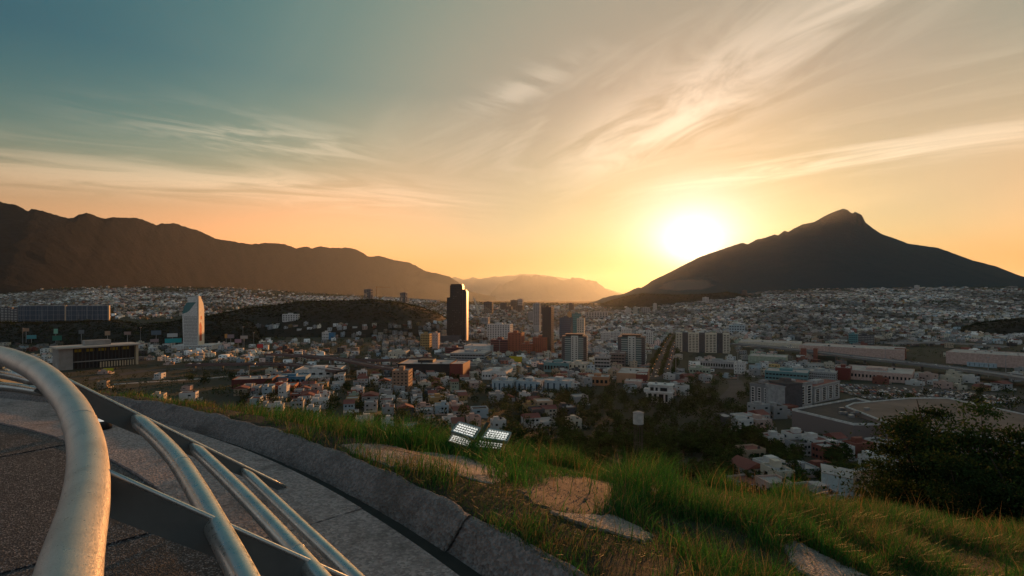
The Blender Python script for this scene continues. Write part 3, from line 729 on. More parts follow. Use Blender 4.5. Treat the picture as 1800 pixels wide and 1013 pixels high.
def seed_plant():
    x0, y0 = near_hit(862, 790).xy; z0 = G(x0, y0)
    root = empty('seed_stalk', (x0, y0, z0)); tag(root, 'bent dry seed head on a green stalk above the floodlight', 'plant')
    y = y0; k = y / F
    def q(px, py, dy=0): return ((px - 900) * k - x0 + 0.0, dy, -(py - HOR) * k - z0)
    MB().tube(smooth_path([(0, 0, 0), q(860, 762), q(852, 748)], 6), .006, 6).build('stalk', mat('stalk_green', (.16, .24, .05), .6), root, True)
    hd = MB(); rg = random.Random(2)
    main = smooth_path([q(852, 748), q(860, 735), q(873, 727), (q(884, 723))], 8); hd.tube(main, .004, 5)
    for i in range(2, len(main)):
        for s_ in range(6):
            d = Vector((rg.uniform(-.2, 1), rg.uniform(-.5, .5), rg.uniform(-.4, .7))).normalized() * rg.uniform(.02, .06)
            hd.tube([main[i], main[i] + d], [.004, .001], 4)
    hd.build('seed_head', mat('seed_dry', (.42, .24, .10), .8), root, False)
seed_plant()

# ------------------------------------------------------------------ floodlight lying in the grass
def floodlight():
    b = near_hit(842, 806); y0 = b.y; z0 = G(b.x, y0)
    root = empty('floodlight', (b.x, y0, z0)); tag(root, 'four panel white led floodlight standing low in the grass', 'floodlight')
    k = y0 / F
    def q(px, py, dy): return Vector(((px - 900) * k - b.x, dy, -(py - HOR) * k - z0))
    frame = mat('flood_frame', (.42, .42, .40), .4, metal=.6, var=.15, scale=20); dark = mat('flood_dark', (.03, .035, .03), .5)
    lens = mat('flood_lens', (.9, .9, .86), .12, emit=((1.0, .97, .88), .5), spec=.6)
    panels = [((792, 758), (804, 746), (845, 758), (834, 771)), ((845, 770), (858, 758), (900, 766), (892, 776)),
              ((786, 775), (792, 768), (834, 776), (826, 788)), ((831, 786), (842, 774), (892, 779), (884, 792))]
    for pn in panels:
        c = [q(px, py, .0 + (0.16 if i in (1, 2) else 0.0)) for i, (px, py) in enumerate(pn)]
        o, ux, uy = c[0], c[3] - c[0], c[1] - c[0]
        n = ux.cross(uy).normalized()
        if n.y > 0: n = -n
        def at(a, bb, hgt=0.0): return o + ux * a + uy * bb + n * hgt + (c[2] - c[3] - c[1] + c[0]) * a * bb
        # body: rounded frame tray
        ring = []
        for (ca, cb, st) in ((.06, .12, 180), (.94, .12, 270), (.94, .88, 0), (.06, .88, 90)):
            for j in range(4):
                t = R(st + j * 30); ring.append((ca + .06 * math.cos(t), cb + .12 * math.sin(t)))
        nn = len(ring); vs = [at(a, bb, -.05) for a, bb in ring] + [at(a, bb, 0) for a, bb in ring] + [at(.5 + (a - .5) * .90, .5 + (bb - .5) * .80, 0) for a, bb in ring] + [at(.5 + (a - .5) * .89, .5 + (bb - .5) * .78, -.015) for a, bb in ring]
        fs = [tuple(range(nn - 1, -1, -1))] + [(l * nn + i, l * nn + (i + 1) % nn, (l + 1) * nn + (i + 1) % nn, (l + 1) * nn + i) for l in range(3) for i in range(nn)]
        p = MB().add(vs, fs).build('lamp_panel', frame, root)
        MB().add([at(.07, .13, -.012), at(.93, .13, -.012), at(.93, .87, -.012), at(.07, .87, -.012), at(.07, .13, -.04), at(.93, .13, -.04), at(.93, .87, -.04), at(.07, .87, -.04)], [(0, 1, 2, 3), (7, 6, 5, 4), (0, 4, 5, 1), (1, 5, 6, 2), (2, 6, 7, 3), (3, 7, 4, 0)]).build('board', dark, p)
        MB().tube([at(.5, .1, .002), at(.5, .9, .002)], .004, 6).build('divider', frame, p)
        le = MB()
        for mm in range(2):
            for a in range(4):
                for bb in range(4):
                    ca = .11 + mm * .42 + a * .105 + .012 * (bb % 2); cb = .2 + bb * .2
                    cc = at(ca, cb, -.012); r = .016
                    e1, e2 = ux.normalized(), n.cross(ux.normalized())
                    vs = [cc + r * (math.cos(t) * e1 + math.sin(t) * e2 * .95) for t in [j * math.pi / 3 for j in range(6)]] + [cc + .55 * r * (math.cos(t) * e1 + math.sin(t) * e2) + n * .010 for t in [j * math.pi / 3 for j in range(6)]]
                    le.add(vs, [(i, (i + 1) % 6, 6 + (i + 1) % 6, 6 + i) for i in range(6)] + [tuple(range(6, 12))])
        lo = le.build('lens_array', lens, p); lo['kind'] = 'stuff'
    MB().tube([q(820, 806, .1), q(838, 778, .1), q(856, 752, .22)], .028, 8).build('mast', dark, root, True)
    MB().tube([q(805, 768, .1), q(838, 776, .12), q(876, 780, .1)], .02, 8).build('crossbar', dark, root, True)
floodlight()

# ------------------------------------------------------------------ city: shared materials
WALLS = {'white': (.70, .68, .65), 'cream': (.66, .59, .47), 'grey': (.40, .40, .40), 'pale blue': (.42, .52, .57), 'pink': (.60, .42, .36), 'tan': (.46, .35, .25),
         'brick red': (.28, .10, .075), 'ochre': (.45, .30, .13), 'pale green': (.36, .42, .33), 'dark grey': (.10, .10, .11)}
def wallm(c): return mat('wall_' + c.replace(' ', '_'), tuple(k * .82 for k in WALLS[c]), .85, var=.25, scale=.35)
m_win = mat('window_glass', (.018, .022, .026), .12, spec=.6)
m_winl = mat('lit_glass', (.05, .05, .045), .15, spec=.6)
m_roof = mat('flat_roof', (.42, .37, .34), .9, var=.3, scale=.15)
m_roofd = mat('dark_roof', (.055, .047, .045), .9, var=.35, scale=.12)
m_rroof = mat('red_roof', (.22, .075, .06), .9, var=.3, scale=.2)
m_metal = mat('grey_metal', (.30, .30, .31), .5, metal=.5)
m_conc = mat('city_concrete', (.30, .28, .26), .9, var=.2, scale=.1)
m_asph = mat('asphalt', (.048, .047, .048), .9, var=.25, scale=.08)
m_curtain = mat('curtain_glass', (.03, .06, .095), .25, spec=.5)
m_blackglass = mat('black_glass', (.012, .016, .020), .28, spec=.35)
m_teal = mat('teal_glass', (.04, .16, .17), .15, spec=.7)
m_tank = mat('tank_black', (.025, .025, .028), .6)
FOOT = []                                     # (x, y, radius) kept free of houses

def win_grid(mb, x0, x1, z0, z1, cols, rows, y, wf=.55, hf=.5, face='front', mi=0, proud=.06):
    dx = (x1 - x0) / cols; dz = (z1 - z0) / rows
    for i in range(cols):
        for j in range(rows):
            a = x0 + dx * (i + .5 - wf / 2); b = a + dx * wf; c = z0 + dz * (j + .5 - hf / 2); d = c + dz * hf
            if face == 'front': mb.box(a, b, y - proud, y + .2, c, d, mi)
            else:
                if face == 'right': mb.box(y - .2, y + proud, a, b, c, d, mi)
                else: mb.box(y - proud, y + .2, a, b, c, d, mi)
def spot(px0, px1, pyb, Y=None):
    pc = (px0 + px1) / 2
    if Y is None: x, Y, z = hit(pc, pyb)
    else: x = (pc - 900) / F * Y; z = -(pyb - HOR) / F * Y
    return x, Y, z
def building(name, label, cat, px0, px1, pyt, pyb, deep, wm, cols=0, rows=0, Y=None, wf=.55, hf=.5, yaw=0.0, wmat=None, roof=True, sides=True, ledge=False, group=None, pent=True, sink=None, parapet=None):
    """a block that faces the lookout: wall, window grid, roof rim, plant room"""
    x, y, z = spot(px0, px1, pyb, Y); s = y / F
    w = (px1 - px0) * s; h = (pyb - pyt) * s
    rz = -math.atan2(x, y) + R(yaw or (-14 if px0 < 1000 else -5))
    gz = G(x, y + deep / 2); sk = max(2.0, z - gz + 3) if sink is None else sink
    root = empty(name, (x, y, z), rz); tag(root, label, cat, group)
    FOOT.append((x, y + deep / 2, max(w, deep) * .5 + 1))
    MB().box(-w / 2, w / 2, 0, deep, -sk, h).build('wall', wm, root)
    if cols:
        g = MB(); win_grid(g, -w / 2 + .6, w / 2 - .6, .8, h - .6, cols, rows, 0, wf, hf)
        if sides:
            n = max(2, int(cols * deep / max(w, 1) * .8))
            win_grid(g, .6, deep - .6, .8, h - .6, n, rows, w / 2, wf, hf, 'right'); win_grid(g, .6, deep - .6, .8, h - .6, n, rows, -w / 2, wf, hf, 'left')
        o = g.build('window_grid', wmat or m_win, root); o['kind'] = 'stuff'
    if ledge:
        g = MB()
        for j in range(1, rows + 1): zz = .8 + (h - 1.4) * j / rows; g.box(-w / 2 - .25, w / 2 + .25, -.35, deep + .25, zz - .15, zz + .12)
        o = g.build('floor_ledges', parapet or wm, root); o['kind'] = 'stuff'
    if roof:
        r = MB(); t = .3
        for b in ((-w / 2 - .05, w / 2 + .05, -.05, t), (-w / 2 - .05, w / 2 + .05, deep - t, deep + .05), (-w / 2 - .05, -w / 2 + t, t, deep - t), (w / 2 - t, w / 2 + .05, t, deep - t)): r.box(*b, h, h + .9)
        r.build('parapet', parapet or wm, root)
        MB().box(-w / 2 + t, w / 2 - t, t, deep - t, h, h + .1).build('roof', m_roof, root)
        rg = random.Random(int(px0 * 7 + pyb))
        for q in range(rg.randrange(2, 6)):
            a, b_ = rg.uniform(-.4, .3) * w, rg.uniform(.1, .8) * deep; sz = min(w * .08, 2.2)
            MB().box(a, a + sz * rg.uniform(.6, 1.6), b_, b_ + sz, h + .1, h + .1 + sz * rg.uniform(.4, .9)).build('roof_unit', rg.choice((m_metal, m_tank, m_conc)), root)
        if pent:
            MB().box(-w * .18, w * .12, deep * .35, deep * .7, h + .1, h + min(4, h * .15 + 1.5)).build('plant_room', wm, root)
    return root, w, h

# ------------------------------------------------------------------ towers and landmarks
def dark_tower():
    x, y, z = spot(785, 819, 602); s = y / F
    root = empty('glass_tower', (x, y, z), -math.atan2(x, y) + R(-9)); tag(root, 'tall black glass office tower with stepped top, tallest in the city', 'tower')
    X = lambda p: (p - 802) * s; H = lambda p: (602 - p) * s; FOOT.append((x, y + 15, 45))
    edge = mat('sunlit_edge', (.45, .38, .32), .4, metal=.3)  # sunlit right edge of the tower put into this pale warm colour
    blocks = [(785, 791, 523, 24, 3), (791, 813, 502, 30, 0), (813, 818.5, 509, 26, 2)]
    for (a, b, t, d, o) in blocks:
        MB().box(X(a), X(b) - .02, o, o + d, -3, H(t)).build('glass_shaft', m_blackglass, root)
        g = MB()
        n = int(H(t) / 4.2)
        for j in range(n): g.box(X(a) - .05, X(b) + .03, o - .12, o + d + .1, (j + 1) * H(t) / n - .55, (j + 1) * H(t) / n - .2)
        c = max(2, int((b - a) / 3.5))
        for i in range(c + 1): xx = X(a) + (X(b) - X(a)) * i / c; g.box(xx - .12, xx + .12, o - .16, o + .1, 0, H(t))
        q = g.build('mullion_grid', mat('mullion', (.055, .062, .068), .5), root); q['kind'] = 'stuff'
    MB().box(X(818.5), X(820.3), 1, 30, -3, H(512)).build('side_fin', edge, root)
    MB().box(X(792), X(812), 2, 28, H(502), H(499.5)).build('crown', m_blackglass, root)
    MB().box(X(776), X(812), -20, 34, -3, H(590)).build('podium', wallm('dark grey'), root)
    g = MB(); rg = random.Random(5)
    for k in range(26):
        j = rg.randrange(4, 26); xx = rg.uniform(X(792), X(811)); g.box(xx, xx + 2.2, -.2, .05, j * 4.2 * s / 1.2, j * 4.2 * s / 1.2 + 1.1)
    q = g.build('open_blinds', mat('blind', (.16, .16, .15), .6), root); q['kind'] = 'stuff'
dark_tower()

def white_tower():
    x, y, z = spot(321, 354, 615); s = y / F
    root = empty('hotel_tower', (x, y, z), -math.atan2(x, y) + R(-24)); tag(root, 'white tower with slanting teal glass crown and orange banner on its side', 'tower')
    X = lambda p: (p - 337) * s; H = lambda p: (615 - p) * s; FOOT.append((x, y + 15, 50)); wm = wallm('white')
    def slab(pts, y0, y1, nm, m):
        n = len(pts); vs = [(a, y0, b) for a, b in pts] + [(a, y1, b) for a, b in pts]
        MB().add(vs, [tuple(range(n)), tuple(range(2 * n - 1, n - 1, -1))] + [(i, n + i, n + (i + 1) % n, (i + 1) % n) for i in range(n)]).build(nm, m, root)
    body = [(X(323), -3), (X(347), -3), (X(346), H(530)), (X(343), H(532)), (X(338), H(539)), (X(333), H(546)), (X(328), H(550)), (X(321), H(552))]
    slab(body, 0, 22, 'wall', wm)
    crown = [(X(320.6), H(551.5)), (X(328), H(549.5)), (X(333), H(545.5)), (X(338), H(538.5)), (X(343), H(531.5)), (X(328), H(532)), (X(324), H(539))]
    slab(crown, .8, 21.5, 'crown_glass', m_teal)
    slab([(X(328), H(532)), (X(345), H(531)), (X(345), H(521)), (X(328), H(522))], 4, 18, 'plant_room', wm)
    lit = mat('lit_plaster', (.70, .62, .50), .8, var=.12, scale=.2); xs = X(347.2)  # side wall's sunlit warmth put into the plaster colour
    def plate(pts, x0, x1, nm, m, par=root):
        n = len(pts); vs = [(x0, a, b) for a, b in pts] + [(x1, a, b) for a, b in pts]
        return MB().add(vs, [tuple(range(n - 1, -1, -1)), tuple(range(n, 2 * n))] + [(i, (i + 1) % n, n + (i + 1) % n, n + i) for i in range(n)]).build(nm, m, par)
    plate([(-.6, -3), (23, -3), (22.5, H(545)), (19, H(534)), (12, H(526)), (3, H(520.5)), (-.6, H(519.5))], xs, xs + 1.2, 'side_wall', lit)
    plate([(2, H(600)), (12, H(600)), (12, H(574)), (7, H(566)), (2, H(572))], xs + 1.2, xs + 1.32, 'banner', mat('banner_red', (.40, .07, .03), .7))
    plate([(7, H(562)), (12, H(562)), (12, H(556)), (7, H(556))], xs + 1.2, xs + 1.32, 'banner_logo', mat('banner_logo', (.55, .14, .05), .7))
    g = MB(); win_grid(g, X(324), X(345.5), 3, H(556), 14, 22, 0, .5, .5); q = g.build('window_grid', m_win, root); q['kind'] = 'stuff'
    p = MB(); p.box(X(306), X(372), -6, 40, -4, H(607)); p.build('podium', wm, root)
    g = MB(); win_grid(g, X(326), X(371), .5, H(608), 18, 2, -6, .6, .45); q = g.build('podium_window_grid', m_win, root); q['kind'] = 'stuff'
white_tower()

def glass_block(px0, px1, pyt, pyb, Y, label, lit):
    x = ((px0 + px1) / 2 - 900) / F * Y; s = Y / F; z = -(pyb - HOR) * s; w = (px1 - px0) * s; h = (pyb - pyt) * s
    root = empty('office_block', (x, Y, z), -math.atan2(x, Y) + R(-7)); tag(root, label, 'office', 'glass offices behind the wooded ridge'); FOOT.append((x, Y + 10, w * .7))
    MB().box(-w / 2, w / 2, 0, 22, -60, h).build('glass_box', m_curtain, root)
    g = MB()
    for i in range(9): xx = -w / 2 + w * i / 8; g.box(xx - .35, xx + .35, -.35, .05, -30, h)
    for j in range(5): zz = h * j / 4; g.box(-w / 2, w / 2, -.3, .05, zz - .35, zz + .3)
    rg = random.Random(int(px0))
    for k in range(14): xx = rg.uniform(-w / 2, w / 2); g.box(xx - .2, xx + .2, -.25, .05, rg.uniform(0, h * .5), rg.uniform(h * .5, h))
    q = g.build('mullion_grid', mat('pale_mullion', (.22, .25, .28), .4, metal=.4), root); q['kind'] = 'stuff'
    MB().box(w / 2, w / 2 + 3.4, -1, 23, -60, h + 1.5).build('end_wall', mat('sunlit_stone', (.55, .42, .28), .7), root)  # end wall takes the low sun's orange in its colour
    MB().box(-w / 2 + 2, w / 2 - 2, 3, 19, h, h + 1.6).build('roof_screen', m_metal, root)
glass_block(43, 104, 538, 570, 1560, 'blue glass office slab with pale grid, the left of two on the ridge', 1)
glass_block(125, 182, 538, 570, 1560, 'blue glass office slab with pale grid, the right of two on the ridge', 1)
building('apartment_tower', 'dark tower with white balcony bands at the left edge of the photo', 'tower', 3, 18, 541, 570, 22, wallm('dark grey'), 3, 10, 1540, .7, .35, wmat=wallm('white'), sink=60)
building('apartment_tower', 'dark tower with white balcony bands just left of the glass slabs', 'tower', 20, 35, 543, 570, 22, wallm('dark grey'), 3, 9, 1540, .7, .35, wmat=wallm('white'), sink=60)

def long_hall():
    """long concrete hall with a flat overhanging roof"""
    a = P(103, 651, 690); b = P(243, 642, 760)
    a.z = G(a.x, a.y); b.z = a.z; d = b - a; ln = d.length; rz = math.atan2(d.y, d.x)
    root = empty('exhibition_hall', a, rz); tag(root, 'long low concrete hall with an overhanging flat roof and glazed front', 'hall'); FOOT.append(((a.x + b.x) / 2, (a.y + b.y) / 2 + 10, 70))
    H = 31
    MB().box(0, 15, 0, 38, -4, H - 2).build('end_block', m_conc, root)
    MB().box(15, ln - 3, 6, 38, -4, H - 2).build('glazed_front', m_blackglass, root)
    MB().box(ln - 3, ln, -1, 38, -4, H - 2).build('end_pier', mat('sunlit_stone', (.55, .42, .28), .7), root)
    MB().box(-3, ln + 2, -5, 40, H - 2, H).build('roof', mat('pale_slab', (.5, .44, .38), .8), root)
    for i in range(5):
        x0 = 17 + i * (ln - 22) / 5; MB().box(x0, x0 + (ln - 22) / 5 - 5, 5.4, 5.95, H - 8, H - 4).build('yellow_panel', mat('yellow_panel', (.42, .30, .03), .7), root)
    for i in range(16):
        x0 = 17 + i * (ln - 22) / 16; MB().box(x0 - .4, x0 + .4, 4.6, 5.9, -3, H - 2.2).build('mullion', mat('mullion', (.06, .062, .066), .4), root)
    MB().box(15, ln - 3, 2.6, 5.2, 9, 10.2).build('walkway', m_conc, root)
    for i in range(22):
        x0 = ln * .5 + i * 3.2
        if x0 < ln - 4: MB().box(x0, x0 + 1.6, 1.0, 2.4, -3, 7.5).build('column', mat('sunlit_stone', (.55, .42, .28), .7), root)  # columns and end pier share the end walls' painted sun tint
    MB().box(30, 60, 12, 26, H, H + 7).build('roof_pavilion', m_conc, root)
long_hall()

def villa():
    x, y, z = spot(1132, 1182, 708); s = y / F; H = lambda p: (708 - p) * s; X = lambda p: (p - 1157) * s
    root = empty('villa', (x, y, z), -math.atan2(x, y) + R(-6)); tag(root, 'white three storey villa with terraces standing alone among dark trees', 'house'); FOOT.append((x, y + 8, 20)); wm = wallm('white')
    MB().box(X(1137), X(1180), 0, 14, -4, H(690)).build('wall', wm, root)
    MB().box(X(1133), X(1182), -1.2, 15, H(691), H(689)).build('floor_slab', wm, root)
    MB().box(X(1140), X(1180), 1.5, 14, H(689), H(678.5)).build('upper_wall', wm, root)
    MB().box(X(1138), X(1182), .6, 15, H(678.5), H(677)).build('roof', wm, root)
    MB().box(X(1132), X(1140), 0, 8, H(689), H(685)).build('terrace', wm, root)
    for (a, b) in ((1143, 1149), (1152, 1156), (1160, 1172)): MB().box(X(a), X(b), 1.3, 1.6, H(688), H(682)).build('window', m_win, root)
    for (a, b) in ((1140, 1146), (1150, 1154), (1158, 1166), (1169, 1173)): MB().box(X(a), X(b), -.2, .1, H(706), H(693)).build('window', m_win, root)
    for p in (1137, 1148, 1157, 1167, 1178): MB().box(X(p) - .4, X(p) + .4, -1.1, -.4, -4, H(691)).build('column', wm, root)
    for p in (1152, 1167): MB().tube([(X(p), 7, H(677)), (X(p), 7, H(674))], 1.2, 12).build('roof_drum', m_metal, root)
villa()

def apartment_tower(px0, px1, pyt, pyb, label):
    x, y, z = spot(px0, px1, pyb); s = y / F; w = (px1 - px0) * s; h = (pyb - pyt) * s
    root = empty('apartment_tower', (x, y, z), -math.atan2(x, y) + R(-4)); tag(root, label, 'tower', 'pair of apartment towers'); FOOT.append((x, y + 10, 32))
    dk = wallm('dark grey'); lt = mat('pale_panel', (.50, .52, .48), .8, var=.1, scale=.3); gl = mat('green_glass', (.07, .13, .13), .2, spec=.6)
    MB().box(-w / 2, w / 2, 2, 26, -4, h - 3).build('wall', dk, root)
    MB().box(-w * .12, w * .16, .2, 5, -4, h - 2.2).build('centre_panel', lt, root)
    for a, b in ((-w * .36, -w * .14), (w * .18, w * .36)): MB().box(a, b, 1.2, 5, -4, h - 4).build('glazed_bay', gl, root)
    MB().box(-w * .34, w * .34, 3, 22, h - 3, h - .4).build('penthouse', m_blackglass, root)
    MB().box(-w * .37, w * .37, 1.5, 24, h - .4, h + .4).build('roof', dk, root)
    n = 12; f = (h - 5) / n; wn = MB(); bal = MB()
    for j in range(n):
        z0 = 1 + j * f
        for i in range(2): xx = -w * .08 + i * w * .14; wn.box(xx, xx + w * .055, .08, .3, z0 + f * .3, z0 + f * .75)
        for i in (0, 1, 2): xx = w * .38 + i * w * .035; wn.box(xx, xx + w * .02, 1.9, 2.2, z0 + f * .3, z0 + f * .7)
        for a, b in ((-w * .37, -w * .135), (w * .175, w * .37)): bal.box(a, b, .55, 1.25, z0, z0 + f * .30)
        bal.box(w / 2, w / 2 + .8, 6, 20, z0, z0 + f * .3); bal.box(-w / 2 - .8, -w / 2, 6, 20, z0, z0 + f * .3)
    q = wn.build('window_grid', m_win, root); q['kind'] = 'stuff'
    q = bal.build('balconies', mat('pale_balcony', (.36, .42, .42), .6), root); q['kind'] = 'stuff'
apartment_tower(987, 1031, 588, 637, 'dark sided apartment tower with pale centre strip, the left of a pair')
apartment_tower(1086, 1133, 589, 642, 'dark sided apartment tower with pale centre strip, the right of a pair')

def cream_slabs():
    x, y, z = spot(1190, 1279, 620); s = y / F; H = (620 - 587) * s; X = lambda p: (p - 1234.5) * s
    root = empty('apartment_slab', (x, y, z), -math.atan2(x, y)); tag(root, 'long cream apartment block of four bays beside the avenue', 'apartments'); FOOT.append((x, y + 10, 62))
    for a, b in ((1190, 1201), (1211, 1229), (1239, 1258), (1268, 1279)):
        p = MB().box(X(a), X(b), 0, 20, -4, H).build('bay', wallm('cream'), root)
        g = MB(); win_grid(g, X(a) + .6, X(b) - .6, 1, H - 1, 3 if b - a > 14 else 2, 11, 0, .62, .45); q = g.build('window_grid', m_win, p); q['kind'] = 'stuff'
        MB().box(X(a) - .3, X(b) + .3, -.3, 20, H, H + 1).build('parapet', wallm('cream'), p)
    for a, b in ((1201, 1211), (1229, 1239), (1258, 1268)): MB().box(X(a), X(b), 3, 18, -4, H + 1.5).build('stair_core', wallm('dark grey'), root)
cream_slabs()

def grey_complex():
    defs = [((1318, 712), (1352, 716), 'grey apartment wing with tall windows, nearest the road'), ((1352, 716), (1380, 722), 'dark grey middle apartment wing with tall windows'), ((1380, 722), (1428, 712), 'pale grey apartment wing with a red brown roof terrace'), ((1431, 710), (1476, 700), 'rightmost pale apartment wing, behind the store roof')]
    hts = [37, 46, 41, 28]; ms = [mat('wall_mid_grey', (.22, .22, .23), .85, var=.12, scale=.3), wallm('dark grey'), wallm('grey'), wallm('grey')]
    for k, (p0, p1, lab) in enumerate(defs):
        x0, y0, z0 = hit(*p0); x1, y1, z1 = hit(*p1); a = Vector((x0, y0, z0)); d = Vector((x1 - x0, y1 - y0, 0)); ln = d.length
        h = hts[k] * y0 / F
        root = empty('apartment_wing', a, math.atan2(d.y, d.x)); tag(root, lab, 'apartments', 'grey apartment wings by the store'); FOOT.append((x0 + d.x / 2, y0 + d.y / 2 + 8, ln * .6 + 8))
        MB().box(0, ln, 0, 16, -6, h).build('wall', ms[k], root)
        n = 3 if k < 2 else 4
        for i in range(n):
            xx = ln * (i + .5) / n
            MB().box(xx - ln * .09, xx + ln * .09, -.12, .1, h * .06, h * .9).build('window_strip_frame', wallm('white') if k != 1 else wallm('grey'), root)
            for j in range(7): MB().box(xx - ln * .055, xx + ln * .055, -.22, .0, h * (.09 + .115 * j), h * (.09 + .115 * j + .08)).build('window', m_win, root)
        MB().box(-.4, ln + .4, -.4, 16.4, h, h + .8).build('parapet', ms[k], root)
        MB().box(1, ln - 1, 1, 15, h + .8, h + .95).build('roof', m_rroof if k > 1 else m_roofd, root)
        MB().box(ln * .3, ln * .6, 5, 12, h + .95, h + 3.6).build('plant_room', ms[k], root)
grey_complex()

B_ = building
B_('hotel', 'white slab hotel with a regular window grid right of the black tower', 'hotel', 855, 897, 571, 600, 30, wallm('white'), 9, 9, None, .5, .5)
B_('office', 'maroon banded office block in front of the white hotel', 'office', 862, 892, 598, 622, 30, mat('maroon', (.17, .06, .065), .8, var=.15, scale=.2), 8, 6, None, .9, .35, ledge=True)
B_('apartment_block', 'tall rust red apartment block right of the maroon offices', 'apartments', 892, 917, 586, 622, 24, mat('rust', (.34, .10, .06), .8, var=.15, scale=.2), 4, 9, None, .3, .35)
B_('apartment_block', 'low rust red apartment block between the two taller red ones', 'apartments', 914, 936, 605, 624, 20, mat('rust', (.34, .10, .06), .8), 5, 5, None, .4, .4)
B_('apartment_block', 'rust red apartment block with window grid left of the slender tower', 'apartments', 936, 961, 594, 623, 24, mat('rust', (.34, .10, .06), .8), 6, 8, None, .35, .4)
B_('slender_tower', 'slender dark brown tower with stepped head above the red blocks', 'tower', 953, 969, 541, 620, 20, mat('brown_tower', (.07, .05, .045), .5), 4, 24, 905, .5, .5, wmat=mat('brown_glass', (.11, .09, .085), .25), pent=True)
B_('tower', 'pale slim tower with antenna behind the slender brown tower', 'tower', 937, 948, 534, 572, 22, wallm('grey'), 3, 16, 1500, .5, .5)
B_('office', 'blue glass office with pale stair core', 'office', 983, 1003, 559, 592, 24, m_curtain, 5, 9, 1180, .85, .4, wmat=mat('blue_band', (.05, .11, .17), .2, spec=.6))
B_('office', 'teal glass office behind the pale slim tower', 'office', 1005, 1021, 552, 590, 24, m_teal, 4, 10, 1300, .85, .4, wmat=mat('teal_band', (.10, .28, .28), .25))
B_('tower', 'pale slim tower between the teal office and the apartment pair', 'tower', 1014, 1027, 561, 602, 20, wallm('cream'), 3, 12, 1060, .5, .4)
B_('pylon_tower', 'orange lit blank tower end beside the blue office', 'tower', 997, 1003, 550, 575, 12, mat('orange_lit_wall', (.50, .27, .12), .8), 0, 0, 1350)  # low sun's orange put into the wall colour
B_('apartment_block', 'white apartment block, left of three behind the apartment pair', 'apartments', 1056, 1072, 585, 600, 20, wallm('white'), 6, 5, None, .5, .5)
B_('apartment_block', 'white apartment block, middle of three behind the apartment pair', 'apartments', 1073, 1089, 584, 600, 20, wallm('white'), 6, 5, None, .5, .5)
B_('apartment_block', 'taller white apartment block, right of three behind the apartment pair', 'apartments', 1092, 1109, 579, 600, 20, wallm('white'), 5, 7, None, .5, .5)
B_('apartment_block', 'white apartment block with dark middle core near the avenue', 'apartments', 1118, 1130, 584, 606, 20, wallm('white'), 4, 7, None, .5, .5)
B_('apartment_block', 'white apartment block with dark end wall beside the avenue', 'apartments', 1136, 1147, 584, 606, 20, wallm('white'), 3, 7, None, .5, .5)
B_('apartment_block', 'tan brick apartment block rising from the houses left of the black wall', 'apartments', 689, 718, 653, 690, 18, mat('tan_brick', (.30, .19, .13), .85, var=.15, scale=.3), 4, 6, None, .45, .4)
B_('office', 'ochre office block near the foot of the black tower', 'office', 739, 755, 588, 615, 20, wallm('ochre'), 5, 6, None, .6, .4)
B_('office', 'pale pink blank tower block near the foot of the black tower', 'office', 760, 770, 587, 616, 16, wallm('pink'), 2, 6, None, .2, .3)
B_('store', 'long low black retail wall with pale roof', 'store', 698, 790, 641, 659, 55, mat('black_cladding', (.025, .028, .032), .6), 0, 0, parapet=mat('black_cladding', (.025, .028, .032), .6))
B_('store', 'red panelled end block of the black retail store', 'store', 790, 814, 641, 664, 40, mat('red_cladding', (.16, .035, .03), .6), 0, 0, pent=False)
B_('parking_deck', 'open parking deck with pale roof left of the maroon offices', 'parking', 790, 852, 622, 638, 60, wallm('grey'), 12, 3, None, .9, .5)
B_('low_office', 'two storey maroon office with white bands below the black tower', 'office', 782, 812, 612, 624, 26, mat('maroon', (.17, .06, .065), .8), 6, 3, None, .9, .4, ledge=True)
B_('warehouse', 'white flat warehouse in front of the maroon offices', 'warehouse', 815, 862, 609, 624, 50, wallm('white'), 0, 0, pent=False)
B_('warehouse', 'long white warehouse with loading wall at the centre of the city', 'warehouse', 846, 890, 655, 668, 40, wallm('white'), 8, 1, None, .5, .3)
B_('sign_roof', 'bright yellow sign board standing on a dark warehouse roof', 'sign', 895, 918, 627, 636, 3, mat('yellow_sign', (.55, .40, .02), .7), 0, 0, roof=False)
B_('warehouse', 'pale low shop row with teal front left of the apartment pair', 'shops', 955, 1000, 639, 655, 30, mat('teal_front', (.10, .24, .26), .7), 8, 1, None, .7, .5)
B_('office', 'cream two storey office below the left apartment tower', 'office', 998, 1030, 640, 656, 24, wallm('cream'), 4, 2, None, .35, .6)
B_('office', 'brown grey office block with dark window bands between the apartment pair', 'office', 1072, 1098, 622, 645, 26, mat('brown_grey', (.20, .16, .15), .85), 5, 4, None, .85, .45)
B_('office', 'low dark office with flat pale roof between the apartment pair', 'office', 1045, 1072, 628, 648, 28, wallm('grey'), 5, 3, None, .9, .45)
B_('gym_hall', 'big peach coloured hall with a wide flat roof', 'hall', 1084, 1136, 658, 674, 55, mat('peach', (.46, .26, .16), .85, var=.1, scale=.1), 0, 0, pent=False)
B_('hall_annex', 'dark red annex at the right of the peach hall', 'annex', 1118, 1137, 660, 678, 20, mat('red_cladding', (.16, .035, .03), .6), 0, 0, pent=False)
B_('shop', 'orange trimmed low shop left of the peach hall', 'shop', 1030, 1070, 664, 678, 24, mat('orange_trim', (.40, .19, .10), .85), 5, 1, None, .6, .5)
B_('shed', 'pale low shed in front of the peach hall', 'shed', 1098, 1127, 672, 684, 18, wallm('pink'), 0, 0, pent=False)
